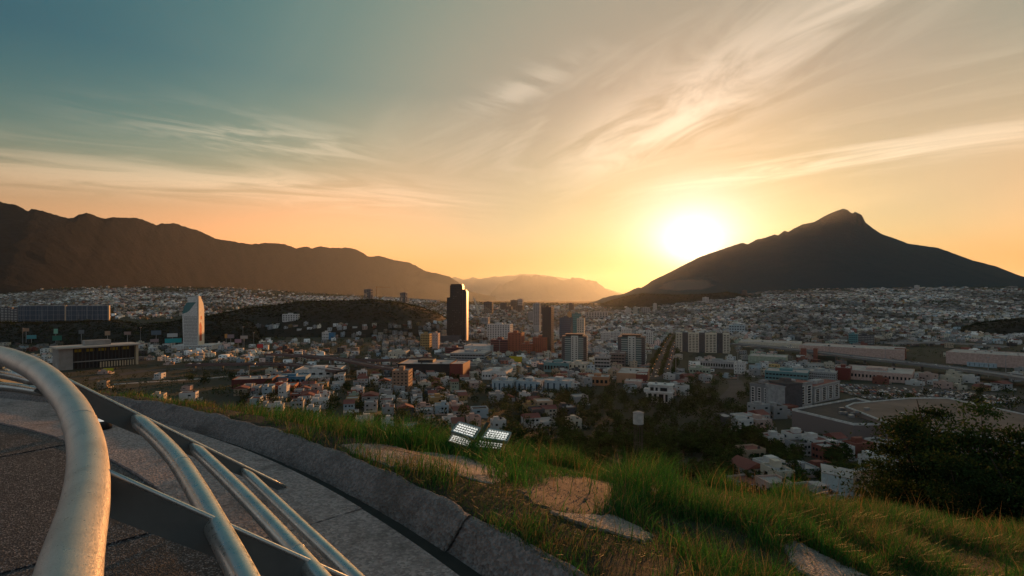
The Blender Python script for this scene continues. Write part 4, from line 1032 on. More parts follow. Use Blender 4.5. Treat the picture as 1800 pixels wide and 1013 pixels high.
for i, (a, b, lab) in enumerate(((864, 900, 'left'), (906, 950, 'middle'), (956, 1003, 'right'))):
    B_('office_row', f'pale blue three storey office with dark blue bays, {lab} of a row of three', 'office', a, b, 671 + i % 2, 690, 22, wallm('pale blue'), 4, 1, None, .28, .75, group='pale blue office row', wmat=mat('blue_bay', (.03, .07, .11), .2))
B_('school', 'low white building with teal roof edge right of the avenue', 'school', 1212, 1246, 648, 658, 22, wallm('pale green'), 6, 1, None, .5, .4)
B_('school', 'long low school block with a dark walkway beyond the trees', 'school', 1232, 1292, 636, 648, 20, wallm('grey'), 14, 1, None, .6, .5)
B_('clinic', 'white three storey end block with a red brown roof', 'clinic', 1291, 1308, 640, 658, 26, wallm('white'), 4, 3, None, .4, .4)
B_('warehouse', 'pale yellow green warehouse front behind the school', 'warehouse', 1318, 1378, 628, 640, 45, wallm('pale green'), 0, 0, pent=False)
B_('office', 'teal blue glass sales building left of the car park', 'office', 1348, 1415, 655, 671, 34, mat('teal_front', (.10, .24, .26), .7), 12, 2, None, .8, .4)
B_('office', 'low grey office with white window band beside the teal building', 'office', 1415, 1465, 655, 670, 34, wallm('grey'), 16, 3, None, .6, .4)
B_('mall', 'long pink and white mall front with a row of dark doors', 'mall', 1490, 1590, 655, 670, 60, wallm('pink'), 18, 1, None, .5, .4)
B_('shop', 'dark cube shop at the corner of the long mall front', 'shop', 1470, 1492, 648, 668, 28, mat('red_cladding', (.16, .035, .03), .6), 0, 0)
B_('warehouse', 'long low warehouse with pinkish lit roof beside the expressway', 'warehouse', 1302, 1400, 603, 612, 70, wallm('cream'), 0, 0, pent=False)
B_('factory', 'long pink factory wall with brick red panels beyond the expressway', 'factory', 1415, 1570, 612, 628, 70, wallm('pink'), 0, 0, pent=False)
for a, b, lab in ((1408, 1416, 'left end'), (1430, 1436, 'left part'), (1574, 1590, 'right end')):
    B_('brick_bay', f'brick red bay at the {lab} of the long pink factory wall', 'bay', a, b, 613, 631, 12, wallm('brick red'), 0, 0, roof=False)
B_('factory', 'wide pale factory wall with a faded sign at the right edge', 'factory', 1688, 1860, 626, 647, 70, wallm('pink'), 0, 0, pent=False)
B_('container_sign', 'pale blue sign board on the wide factory wall', 'sign', 1706, 1745, 638, 646, 2, wallm('pale blue'), 6, 1, None, .1, .8, roof=False, sides=False)
B_('apartment_block', 'teal and yellow four storey block beyond the factory', 'apartments', 1493, 1506, 588, 607, 18, mat('teal_front', (.10, .24, .26), .7), 4, 5, None, .6, .4)
B_('office', 'banded grey office block beside the teal and yellow block', 'office', 1507, 1533, 590, 606, 20, wallm('dark grey'), 6, 5, None, .9, .4, wmat=wallm('grey'))
B_('apartment_block', 'grey blue block of flats beyond the warehouses', 'apartments', 1282, 1308, 572, 586, 18, wallm('pale blue'), 6, 3, None, .6, .4)
# far towers in the haze of the valley
for (a, b, t, bb, Y, lab) in ((850, 865, 531, 560, 2600, 'brown square tower, leftmost of the hazy towers in the valley'), (879, 889, 533, 556, 3000, 'small hazy tower second from the left in the valley'), (888, 899, 539, 560, 2900, 'low hazy block in front of the tower cluster'),
        (897, 908, 528, 556, 3100, 'hazy tower with dark cap in the tower cluster'), (909, 918, 526, 556, 3200, 'thin pale hazy tower, tallest of the tower cluster'), (906, 919, 538, 558, 2850, 'broad hazy block at the right of the tower cluster'),
        (928, 937, 549, 566, 2100, 'pale ribbed block left of the slim antenna tower'), (949, 958, 537, 560, 2500, 'hazy block right of the slim antenna tower'), (1000, 1006, 533, 548, 3000, 'small hazy twin tower near the glowing valley gap'), (1004, 1009, 536, 550, 2950, 'lower hazy twin tower near the glowing valley gap'), (846, 858, 559, 566, 1900, 'small white cube block below the hazy towers')):
    B_('valley_tower', lab, 'tower', a, b, t, bb, 30, wallm('dark grey') if 'pale' not in lab and 'white' not in lab else wallm('grey'), 4, 10, Y, .6, .5)
# towers on the slope below the mountain
for (a, b, t, bb, Y, c, lab) in ((1235, 1245, 523, 541, 3400, 'white', 'white slope tower, left of a pair below the quarry'), (1246, 1254, 527, 541, 3400, 'grey', 'grey slope tower, right of a pair below the quarry'), (1304, 1312, 511, 526, 3900, 'dark grey', 'dark lone tower on the slope below the mountain'), (1294, 1302, 522, 530, 3600, 'white', 'short white block beside the dark lone tower'),
        (1463, 1478, 521, 536, 3500, 'dark grey', 'dark square tower standing out of the white houses'), (1587, 1600, 506, 517, 4000, 'dark grey', 'dark tower left of the white pair under the mountain'), (1601, 1607, 507, 515, 4000, 'grey', 'shorter of the white pair of towers under the mountain'), (1608, 1615, 502, 515, 4000, 'white', 'taller of the white pair of towers under the mountain'),
        (1626, 1635, 512, 523, 3800, 'white', 'small white tower right of the pair under the mountain'), (1770, 1785, 504, 510, 4100, 'grey', 'grey block high on the slope at the far right'), (1148, 1154, 534, 545, 3000, 'white', 'thin white tower beside the foothill'), (1100, 1108, 542, 552, 2600, 'white', 'white block at the foot of the foothill, left'), (1113, 1120, 540, 550, 2600, 'cream', 'cream block at the foot of the foothill'), (1128, 1142, 541, 553, 2700, 'grey', 'row of grey flats at the foot of the foothill'),
        (1620, 1640, 540, 552, 2500, 'pink', 'pink block of flats in the middle of the slope houses'), (1578, 1590, 546, 560, 2300, 'cream', 'cream block of flats on the lower slope'), (1690, 1700, 536, 548, 2600, 'white', 'white block of flats on the right of the slope')):
    B_('slope_tower', lab, 'tower', a, b, t, bb, 22, wallm(c), 4, 8, Y, .6, .5)
B_('apartment_row', 'long row of grey flats at the dark foot of the foothill', 'apartments', 1030, 1068, 549, 558, 20, wallm('grey'), 8, 3, 2300, .5, .6)
B_('hill_hotel', 'white stepped building among the houses on the dome hill', 'building', 497, 523, 553, 565, 20, wallm('white'), 6, 3, None, .5, .5)
B_('shop', 'white cube with a bright blue side among the trees', 'shop', 566, 578, 585, 597, 20, wallm('white'), 4, 2, None, .4, .4)
B_('shop', 'bright blue cube beside the white cube among the trees', 'shop', 578, 587, 586, 597, 16, mat('bright_blue', (.03, .17, .32), .7), 0, 0, pent=False)
B_('warehouse', 'cream warehouse at the centre left beside the flyover', 'warehouse', 682, 713, 619, 630, 30, wallm('cream'), 4, 1, None, .2, .3)
B_('market_hall', 'white roofed workshop beside the flyover columns', 'workshop', 520, 595, 651, 664, 40, wallm('white'), 6, 1, None, .5, .3, parapet=wallm('white'))
B_('shop', 'blue fronted shop with a peach roof below the flyover', 'shop', 486, 536, 664, 676, 24, mat('shop_blue', (.06, .18, .28), .7), 6, 1, None, .6, .5)
B_('shop', 'red orange walled shop at the left of the houses', 'shop', 465, 515, 680, 693, 20, mat('shop_red', (.30, .07, .04), .8), 5, 1, None, .5, .5)
B_('shed', 'low dark red roofed shed in the field below the flyover', 'shed', 410, 476, 668, 682, 30, mat('shed_red', (.11, .03, .03), .85), 0, 0, pent=False)

def slope_shed():
    x, y, z = spot(1452, 1532, 880); s = y / F; w = 80 * s; h = 42 * s; gz = G(x, y + 5)
    root = empty('block_wall_house', (x, y, z), -math.atan2(x, y) + R(4)); tag(root, 'pale blue white blank walled house just beyond the grass crest', 'house'); FOOT.append((x, y + 5, w * .6))
    wm = mat('wall_blue_white', (.46, .55, .56), .85, var=.2, scale=.5)
    MB().prism([(-w / 2, 0), (w / 2, 0), (w / 2, 9), (-w / 2, 9)], -6, [h, h * .82, h * .9, h * 1.05]).build('wall', wm, root)
    MB().prism([(-w / 2 - .2, -.2), (w / 2 + .2, -.2), (w / 2 + .2, 9.2), (-w / 2 - .2, 9.2)], [h + .01, h * .82 + .01, h * .9 + .01, h * 1.05 + .01], [h + .35, h * .82 + .35, h * .9 + .35, h * 1.05 + .35]).build('roof', m_roof, root)
    MB().box(w * .5, w * .5 + 5, 1, 8, -6, h * .45).build('annex', wallm('grey'), root)
    MB().box(w * .5 + .8, w * .5 + 2.2, .85, 1.05, h * .12, h * .32).build('window', m_win, root)
slope_shed()

# construction towers on the dome hill, with cranes
def construction(px0, px1, pyt, pyb, Y, label, crane):
    x = ((px0 + px1) / 2 - 900) / F * Y; s = Y / F; z = -(pyb - HOR) * s; w = (px1 - px0) * s; h = (pyb - pyt) * s
    root = empty('unfinished_tower', (x, Y, z), 0); tag(root, label, 'tower', 'unfinished towers behind the dome hill')
    n = 9
    for j in range(n): MB().box(-w / 2, w / 2, 0, 20, h * (j + 1) / n - .8, h * (j + 1) / n).build('floor_slab', m_conc, root)
    MB().box(-w * .2, w * .25, 4, 16, -40, h + 2).build('core', m_conc, root)
    c = MB()
    for i in range(5):
        for yy in (.5, 19): c.box(-w / 2 + w * i / 4 - .5, -w / 2 + w * i / 4 + .5, yy - .5, yy + .5, -40, h + (3 if i % 2 else 1))
    q = c.build('columns', m_conc, root); q['kind'] = 'stuff'
    pn = MB(); rg = random.Random(int(px0))
    for j in range(n):
        for i in range(6):
            if rg.random() < .6: pn.box(-w / 2 + w * i / 6, -w / 2 + w * (i + .8) / 6, .8, 1.2, h * j / n, h * (j + .8) / n)
    q = pn.build('infill_panels', wallm('dark grey'), root); q['kind'] = 'stuff'
    if crane:
        cr = empty('tower_crane', (x + crane[0] * s, Y + 12, z)); tag(cr, 'thin tower crane reaching over the unfinished tower on the hill', 'crane')
        m = mat('crane_paint', (.20, .13, .06), .6)
        top = (pyb - crane[1]) * s
        MB().tube([(0, 0, -30), (0, 0, top + 3)], .9, 6).build('mast', m, cr); MB().tube([(-4, 0, top), (crane[2] * s, 0, top)], .55, 6).build('jib', m, cr)
        MB().tube([(0, 0, top + 3), (crane[2] * s * .6, 0, top)], .25, 5).build('tie', m, cr); MB().box(-5, -2.5, -1, 1, top - 2, top).build('counterweight', m_conc, cr)
construction(640, 655, 509, 529, 1900, 'unfinished concrete tower with a crane on the dome hill', (13, 505, 24))
construction(703, 716, 515, 535, 1900, 'smaller unfinished concrete tower on the right of the dome hill', None)

# leaning bridge pylon in the haze, antenna
bp = empty('bridge_pylon', P(843, 548, 2500)); tag(bp, 'leaning white bridge pylon in the haze right of the black tower', 'bridge')
k = 2500 / F
MB().tube([(0, 0, -20), (-10.5 * k, 0, 25 * k)], [7, 3], 8).build('pylon', wallm('cream'), bp)
for i in range(6):
    t = .4 + i * .1; MB().tube([(-10.5 * k * t, 0, 25 * k * t), (8 * k + i * 9, 0, -4)], .35, 4).build('cable', wallm('cream'), bp)
an = empty('antenna_mast', P(994, 556, 1400)); tag(an, 'thin antenna mast above the blue glass office', 'mast')
MB().tube([(0, 0, -30), (0, 0, 38)], [1.0, .3], 6).build('pole', m_metal, an)

def water_tank():
    Y = 230; x, z = (1122 - 900) / F * Y, -(745 - HOR) / F * Y; k = Y / F; gz = G(x, Y)
    root = empty('water_tank', (x, Y, gz)); tag(root, 'round concrete water tank on legs among the hillside trees', 'tank'); h = z - gz
    MB().tube([(0, 0, h), (0, 0, h + 19 * k)], 9 * k, 24).build('drum', mat('tank_concrete', (.52, .49, .45), .9, var=.2, scale=.6), root)
    MB().tube([(0, 0, h + 19 * k), (0, 0, h + 19.6 * k), (0, 0, h + 22 * k)], [9.6 * k, 9.6 * k, 1.0], 24).build('lid', m_conc, root)
    for i in range(6): a = i * math.pi / 3; MB().tube([(7.5 * k * math.cos(a), 7.5 * k * math.sin(a), -2), (7.5 * k * math.cos(a), 7.5 * k * math.sin(a), h)], .16, 8).build('leg', mat('leg_dark', (.07, .066, .06), .9), root)
    MB().tube([(7.5 * k * math.cos(a), 7.5 * k * math.sin(a), h * .5) for a in [i * math.pi / 12 for i in range(25)]], .12, 6).build('brace_ring', mat('leg_dark', (.07, .066, .06), .9), root)
water_tank()

# ------------------------------------------------------------------ big store with its roofs, near right
def store_roof(name, label, pix, h, mtop, mwall, par=1.2, thick_par=.8):
    q = []
    for (px, py) in pix:
        x, y, z = hit(px, py, h); q.append(Vector((x, y, z)))
    zt = sum(p.z for p in q) / len(q)
    q = [Vector((p.x * (zt / p.z), p.y * (zt / p.z), zt)) for p in q]
    cx = sum(p.x for p in q) / len(q); cy = sum(p.y for p in q) / len(q)
    root = empty(name, (cx, cy, zt - h)); tag(root, label, 'store')
    pts = [(p.x - cx, p.y - cy) for p in q]
    area = sum(pts[i][0] * pts[(i + 1) % len(pts)][1] - pts[(i + 1) % len(pts)][0] * pts[i][1] for i in range(len(pts)))
    if area < 0: pts = pts[::-1]
    FOOT.append((cx, cy, max(math.hypot(*p) for p in pts) * .95))
    MB().prism(pts, -8, h).build('wall', mwall, root)
    inner = [(p[0] * .985, p[1] * .985) for p in pts]
    MB().prism(inner, h, h + .12).build('roof', mtop, root)
    n = len(pts)
    vs = [(p[0], p[1], h) for p in pts] + [(p[0], p[1], h + par) for p in pts] + [(p[0] * .985, p[1] * .985, h + par) for p in pts] + [(p[0] * .985, p[1] * .985, h) for p in pts]
    MB().add(vs, [(l * n + i, l * n + (i + 1) % n, (l + 1) * n + (i + 1) % n, (l + 1) * n + i) for l in range(3) for i in range(n)]).build('parapet', wallm('white'), root)
    rg = random.Random(len(label))
    for k in range(7):
        x, y = rg.uniform(-.5, .5), rg.uniform(-.5, .5); xx = pts[0][0] * x + pts[2][0] * y; yy = pts[0][1] * x + pts[2][1] * y
        MB().box(xx - 1.4, xx + 1.4, yy - 1, yy + 1, h + .12, h + 1.5).build('roof_unit', m_metal, root)
    return root
store_roof('big_store', 'big store with a dark gravel roof and white rim wall', [(1392, 722), (1505, 702), (1530, 708), (1490, 716), (1552, 742), (1548, 748), (1500, 748)], 12, m_roofd, mat('brown_grey', (.20, .16, .15), .85))
store_roof('big_store', 'big store with a wide brown beige roof behind the dark tree', [(1486, 716), (1500, 710), (1600, 701), (1665, 701), (1860, 742), (1860, 790), (1560, 745)], 13, mat('beige_roof', (.19, .128, .10), .9, var=.25, scale=.06), mat('brown_grey', (.20, .16, .15), .85), .8)

# ------------------------------------------------------------------ roads, flyovers, expressway, poles
def road(name, label, pix, width, lift=0.12, m=m_asph):
    pts = [Vector(hit(px, py)) for px, py in pix]; pts = smooth_path(pts, 12); vs = []
    for i, p in enumerate(pts):
        t = (pts[min(i + 1, len(pts) - 1)] - pts[max(i - 1, 0)]); n = Vector((-t.y, t.x, 0)).normalized()
        for s_ in (-1, 1):
            q = p + n * width / 2 * s_; vs.append((q.x, q.y, max(G(q.x, q.y), G(p.x, p.y)) + lift))
        FOOT.append((p.x, p.y, width * .5 + 2))
    o = MB().add(vs, [(2 * i, 2 * i + 1, 2 * i + 3, 2 * i + 2) for i in range(len(pts) - 1)]).build(name, m); tag(o, kind='structure'); return pts
avenue = road('avenue', '', [(1160, 662), (1166, 645), (1172, 628), (1177, 612), (1184, 598), (1190, 590)], 26)
cross_street = road('cross_street', '', [(1080, 668), (1160, 664), (1240, 660), (1320, 662), (1400, 672)], 22)
road('side_street', '', [(1275, 708), (1290, 690), (1296, 680), (1290, 668)], 16)
road('river_road', '', [(150, 668), (260, 652), (380, 648), (520, 654), (640, 648), (760, 640)], 18)
road('field_road', '', [(200, 676), (330, 668), (420, 660)], 10, m=m_conc)
def flyover(name, label, pix, width, h, m, cols=True):
    pts = [Vector(hit(px, py, h)) for px, py in pix]; pts = smooth_path(pts, 10); c0 = pts[0].copy()
    root = empty(name, (c0.x, c0.y, G(c0.x, c0.y))); tag(root, label, 'flyover'); off = Vector(root.location)
    deck, r1, r2 = [], [], []
    for i, p in enumerate(pts):
        t = (pts[min(i + 1, len(pts) - 1)] - pts[max(i - 1, 0)]); n = Vector((-t.y, t.x, 0)).normalized(); p = p - off
        deck += [p + n * width / 2, p - n * width / 2, p - n * width / 2 - Vector((0, 0, 1.8)), p + n * width / 2 - Vector((0, 0, 1.8))]
        for s_, L_ in ((1, r1), (-1, r2)):
            a = p + n * (width / 2) * s_; b = p + n * (width / 2 - .4) * s_
            L_ += [a, b, b + Vector((0, 0, 1.1)), a + Vector((0, 0, 1.1))]
        FOOT.append((pts[i].x, pts[i].y, width * .5 + 3))
    def sweep(L_): n = len(L_) // 4; return MB().add(L_, [(4 * i + j, 4 * i + (j + 1) % 4, 4 * i + 4 + (j + 1) % 4, 4 * i + 4 + j) for i in range(n - 1) for j in range(4)])
    sweep(deck).build('deck', m, root)
    for L_ in (r1, r2): sweep([v + Vector((0, 0, .01)) for v in L_]).build('barrier', m, root)
    if cols:
        for i in range(2, len(pts) - 1, 5):
            p = pts[i] - off; gz = G(pts[i].x, pts[i].y) - off.z; MB().box(p.x - 1.3, p.x + 1.3, p.y - 1.3, p.y + 1.3, gz - 2, p.z - 1.7).build('pier', m_conc, root)
    return pts
m_deck = mat('deck_maroon', (.13, .085, .08), .85, var=.2, scale=.05); m_deckg = mat('deck_grey', (.20, .19, .19), .85, var=.2, scale=.05)
fly1 = flyover('flyover', 'maroon flyover curving low over the traffic at left', [(330, 641), (420, 640), (500, 640), (545, 645), (600, 652)], 14, 9, m_deck)
fly2 = flyover('flyover', 'upper maroon flyover that sweeps to the right over the other', [(470, 622), (540, 626), (600, 632), (660, 643), (720, 652)], 14, 11, m_deck)
fly3 = flyover('flyover', 'far maroon flyover branch running level to the right', [(540, 627), (610, 632), (690, 633), (760, 628)], 12, 10, m_deck)
fly4 = flyover('expressway', 'long grey elevated expressway crossing the right side of the city', [(1290, 604), (1400, 615), (1500, 627), (1600, 638), (1700, 650), (1800, 664), (1900, 680)], 24, 9, m_deckg)
fly5 = flyover('flyover', 'far pink railed flyover beyond the car yards at right', [(1560, 604), (1620, 602), (1690, 604), (1770, 610)], 14, 8, m_conc)

def mast(px, pyt, pyb, Y=None, label='', r=.45):
    x, y, z = spot(px, px, pyb, Y); h = (pyb - pyt) * y / F
    root = empty('light_mast', (x, y, z)); tag(root, label, 'mast', 'tall masts over the city')
    MB().tube([(0, 0, -3), (0, 0, h)], [r, r * .5], 6).build('pole', m_metal, root); MB().box(-1.6, 1.6, -.5, .5, h - .6, h + .4).build('lamp_head', m_metal, root)
for px, t, b, lab in ((40, 577, 608, 'tall mast at the far left beside the billboards'), (247, 576, 612, 'tall mast right of the long concrete hall'), (427, 575, 614, 'tall mast between the billboards and the flyover'), (446, 585, 612, 'pale mast with a cross arm near the flyover'), (569, 585, 612, 'mast in front of the white and blue cubes'), (692, 588, 625, 'mast left of the ochre office'), (878, 598, 628, 'white pole in front of the maroon offices'),
        (1188, 628, 670, 'pole at the avenue crossing, left one'), (1179, 634, 656, 'short pole beside the avenue'), (1297, 618, 668, 'tall pole beside the side street'), (1458, 600, 626, 'pole standing at the expressway, left one'), (1556, 612, 634, 'pole standing at the expressway, middle one'), (1737, 628, 664, 'pole standing at the expressway, right pair left'), (1768, 625, 662, 'pole standing at the expressway, right pair right'), (1622, 668, 690, 'sign pole in the car park')):
    mast(px, t, b, None, lab)
def billboard(px0, px1, pyt, pyb, pyg, c, label, Y=None):
    x, y, z = spot(px0, px1, pyg, Y); s = y / F; w = (px1 - px0) * s
    root = empty('billboard', (x, y, z), -math.atan2(x, y)); tag(root, label, 'billboard', 'billboards along the left road'); z0, z1 = (pyg - pyb) * s, (pyg - pyt) * s
    MB().tube([(0, .6, -3), (0, .6, z0 + 1)], .5, 8).build('post', m_metal, root)
    MB().box(-w / 2, w / 2, .1, .9, z0, z1).build('frame', mat('board_back', (.06, .06, .065), .7), root)
    MB().box(-w / 2 + .3, w / 2 - .3, 0, .095, z0 + .3, z1 - .3).build('poster', mat('poster_%d' % px0, c, .6), root)
for a in ((42, 50, 577, 583, 603, (.35, .22, .15), 'small tan billboard beside the far left mast'), (49, 62, 589, 596, 604, (.08, .30, .34), 'teal billboard low beside the far left mast'), (95, 101, 578, 587, 604, (.22, .48, .36), 'small green and white billboard on the dark ridge'), (94, 107, 590, 599, 606, (.03, .16, .12), 'dark green billboard under the green and white one'),
          (139, 147, 580, 587, 606, (.16, .17, .18), 'small grey billboard on the dark ridge'), (185, 193, 582, 590, 606, (.42, .27, .18), 'tan billboard above the long hall'), (219, 229, 583, 589, 610, (.32, .22, .2), 'brown billboard right of the long hall'), (267, 282, 581, 589, 612, (.10, .15, .2), 'blue grey billboard left of the teal one'), (265, 278, 596, 602, 613, (.3, .22, .22), 'low pinkish billboard left of the teal one'),
          (295, 311, 586, 593, 612, (.45, .50, .52), 'white billboard above the bright teal one'), (292, 317, 595, 603, 612, (.02, .36, .40), 'bright teal billboard beside the white tower'), (395, 400, 587, 595, 612, (.60, .28, .08), 'orange lit billboard right of the white tower'), (400, 411, 588, 595, 613, (.28, .22, .24), 'dim billboard beside the orange lit one'), (413, 424, 596, 603, 616, (.36, .22, .26), 'pink billboard by the mast'), (423, 435, 590, 596, 614, (.45, .38, .34), 'pale billboard by the mast'),
          (452, 462, 605, 612, 618, (.55, .05, .05), 'red billboard by the flyover'), (183, 198, 647, 653, 657, (.55, .50, .03), 'bright yellow board in front of the long hall'), (753, 757, 622, 630, 640, (.50, .40, .30), 'cream sign standing on the black store roof'), (441, 448, 682, 688, 697, (.55, .25, .2), 'small white and red sign near the houses at left')):
    billboard(*a)

# ------------------------------------------------------------------ houses
FT = np.array(FOOT)
def blocked(x, y, extra=0.0):
    b = np.zeros(len(x), bool)
    for fx, fy, fr in FT: b |= (x - fx) ** 2 + (y - fy) ** 2 < (fr + extra) ** 2
    return b
# regions given by where they lie as seen from the lookout: (px0, px1, py0, py1, house share)
REG = [(0, 800, 500, 562, .62), (380, 640, 552, 580, .42), (640, 790, 556, 600, .62), (560, 640, 576, 606, .25), (390, 470, 545, 560, .3), (470, 560, 548, 577, .6), (0, 420, 600, 650, .45), (420, 700, 600, 648, .5), (0, 420, 655, 720, .08), (420, 760, 648, 735, .75),
       (760, 1130, 534, 600, .6), (700, 1130, 600, 690, .85), (640, 1010, 690, 760, .6), (1010, 1300, 700, 800, .04), (1130, 1500, 505, 600, .80), (1500, 1830, 500, 604, .72), (1130, 1320, 598, 700, .45), (1320, 1500, 600, 660, .55), (1500, 1830, 604, 690, .22), (1290, 1480, 720, 780, .8), (1300, 1640, 770, 905, .7)]
def share(px, py):
    d = np.zeros(len(px))
    for a, b, c, e, s in REG: d = np.where((px >= a) & (px < b) & (py >= c) & (py < e), s, d)
    return d
CITY_ROT = R(14); cr_, sr_ = math.cos(CITY_ROT), math.sin(CITY_ROT)
PAL = np.array([(.80, .79, .76), (.70, .68, .63), (.66, .59, .47), (.50, .48, .46), (.38, .38, .38), (.42, .52, .57), (.60, .42, .36), (.46, .35, .25), (.28, .10, .075), (.45, .30, .13), (.36, .42, .33), (.18, .17, .17)])
PALN = ['white', 'white', 'cream', 'grey', 'grey', 'pale blue', 'pink', 'tan', 'brick red', 'ochre', 'pale green', 'dark grey']
PALP = np.array([.16, .14, .13, .12, .11, .06, .08, .07, .04, .03, .02, .04])
def lots():
    g = np.random.default_rng(99); out = []
    sx, sy = 13.0, 15.0
    U, V = np.meshgrid(np.arange(-4600, 4600, sx), np.arange(120, 5600, sy), indexing='ij')
    iu = np.arange(U.shape[0])[:, None] + 0 * V.astype(int); iv = np.arange(U.shape[1])[None, :] + 0 * U.astype(int)
    ok = (iu % 9 != 0) & (iv % 5 != 0)
    U = U[ok] + g.uniform(-2, 2, ok.sum()); V = V[ok] + g.uniform(-2, 2, ok.sum())
    x = U * cr_ - V * sr_; y = U * sr_ + V * cr_
    m = (y > 130) & (np.abs(x) < y * 1.08 + 40) & (y < 4300)
    x, y = x[m], y[m]; z = ground(x, y); px, py = project(x, y, z)
    patch = fbm(x / 170, y / 170, 15, 3)
    p = share(px, py) * np.clip(.35 + 1.6 * (patch - .28), .1, 1.25)
    # town stops where the wooded hills and the upper slopes begin
    up = np.zeros(len(x), bool)
    for i, h in enumerate(HILLS):
        hz = h.z(x, y); lim = {0: -66, 1: -400, 2: -400, 3: -400}[i]
        up |= (hz > base_ground(x, y) - 1) & (hz > lim)
    p = np.where(up, 0, p)
    lim = 2500 + 2300 * fbm(x / 420, y / 900, 23, 4)
    p = np.where(y > lim, p * .08, p)
    ridge_top = np.interp(px, [0, 1130, 1400, 1800], [0, 528, 505, 500])
    keep = (g.random(len(x)) < p) & ~blocked(x, y, 3)
    return x[keep], y[keep], z[keep], px[keep], py[keep]
HX, HY, HZ, HPX, HPY = lots()
def house_params(n, seed, Y):
    g = np.random.default_rng(seed)
    w = g.uniform(7, 12.5, n); d = g.uniform(8, 13, n); h = g.choice([3.4, 6.3, 6.6, 9.4], n, p=[.32, .36, .22, .10]) * g.uniform(.9, 1.1, n)
    c = g.choice(len(PAL), n, p=PALP); rot = CITY_ROT + g.choice([0, math.pi / 2], n) + g.normal(0, .05, n)
    return w, d, h, c, rot
order = np.argsort(HY); HX, HY, HZ, HPX, HPY = [a[order] for a in (HX, HY, HZ, HPX, HPY)]
NEAR = 300
def far_houses():
    x, y, z = HX[NEAR:], HY[NEAR:], HZ[NEAR:]; n = len(x); g = np.random.default_rng(5)
    w, d, h, c, rot = house_params(n, 6, y)
    grow = np.clip(y / 2600, 1, 1.35); w, d = w * grow, d * grow
    def boxes(x, y, z, w, d, z0, h, rot):
        n = len(x); ca, sa = np.cos(rot), np.sin(rot); V = np.zeros((n, 8, 3))
        for i, (a, b) in enumerate(((-1, -1), (1, -1), (1, 1), (-1, 1))):
            lx, ly = a * w / 2, b * d / 2
            for k, zz in ((0, z + z0), (4, z + z0 + h)): V[:, i + k] = np.stack([x + lx * ca - ly * sa, y + lx * sa + ly * ca, zz], -1)
        b = (np.arange(n) * 8)[:, None]
        Fc = np.stack([b + np.array(f) for f in ((4, 5, 6, 7), (0, 1, 5, 4), (1, 2, 6, 5), (2, 3, 7, 6), (3, 0, 4, 7))], 1)
        return V.reshape(-1, 3), Fc.reshape(-1, 4)
    col = PAL[c] * g.uniform(.22, 1.15, (n, 1)) * (.5 + .65 * sstep(.35, .65, fbm(x / 260, y / 260, 66, 3)))[:, None]
    roofc = np.where((g.random(n) < .13)[:, None], np.array([.24, .09, .07])[None], np.where((g.random(n) < .3)[:, None], col, np.array([.13, .12, .115])[None] * g.uniform(.4, 2.0, (n, 1))))
    V1, F1 = boxes(x, y, z, w, d, np.full(n, -4.0), h + 4, rot)
    C1 = np.stack([roofc, col, col, col, col], 1).reshape(-1, 3)
    # roof rooms and tanks
    k = g.random(n) < .55; m = k.sum()
    ox, oy = g.uniform(-.25, .25, m) * w[k], g.uniform(-.25, .25, m) * d[k]; ca, sa = np.cos(rot[k]), np.sin(rot[k])
    V2, F2 = boxes(x[k] + ox * ca - oy * sa, y[k] + ox * sa + oy * ca, z[k] + h[k], w[k] * g.uniform(.25, .5, m), d[k] * g.uniform(.25, .5, m), np.zeros(m), g.uniform(1.4, 2.8, m), rot[k])
    C2 = np.repeat(col[k] * .95, 5, 0)
    Vs, Fs, Cs = [V1, V2], [F1, F2 + len(V1)], [C1, C2]; off = len(V1) + len(V2)
    # window openings as dark panes standing 5 cm off two walls
    k = y < 2000
    for side in range(4):
        for fl in range(3):
            for wi in (-.28, .22):
                kk = k & (h > 3.2 + fl * 3.0) & (g.random(n) < .8); m = kk.sum(); a = rot[kk] + side * math.pi / 2
                ww = w[kk] if side % 2 == 0 else d[kk]; dd = d[kk] if side % 2 == 0 else w[kk]
                ly = -dd / 2 - .03; lx = wi * ww; ca, sa = np.cos(a), np.sin(a)
                V_, F_ = boxes(x[kk] + lx * ca - ly * sa, y[kk] + lx * sa + ly * ca, z[kk] + 1.0 + fl * 3.0, ww * g.uniform(.14, .26, m), np.full(m, .1), np.zeros(m), np.full(m, 1.35), a)
                Vs.append(V_); Fs.append(F_[1::5] + off); Cs.append(np.tile(np.array([[.02, .023, .028]]), (m, 1))); off += len(V_)
    o = np_mesh('distant_houses', np.concatenate(Vs), np.concatenate(Fs), mat('house_paint', (.5, .5, .5), .85, attr=True), np.concatenate(Cs))
    tag(o, 'dense carpet of pale flat roofed houses over the far city', 'houses', kind='stuff')
far_houses()

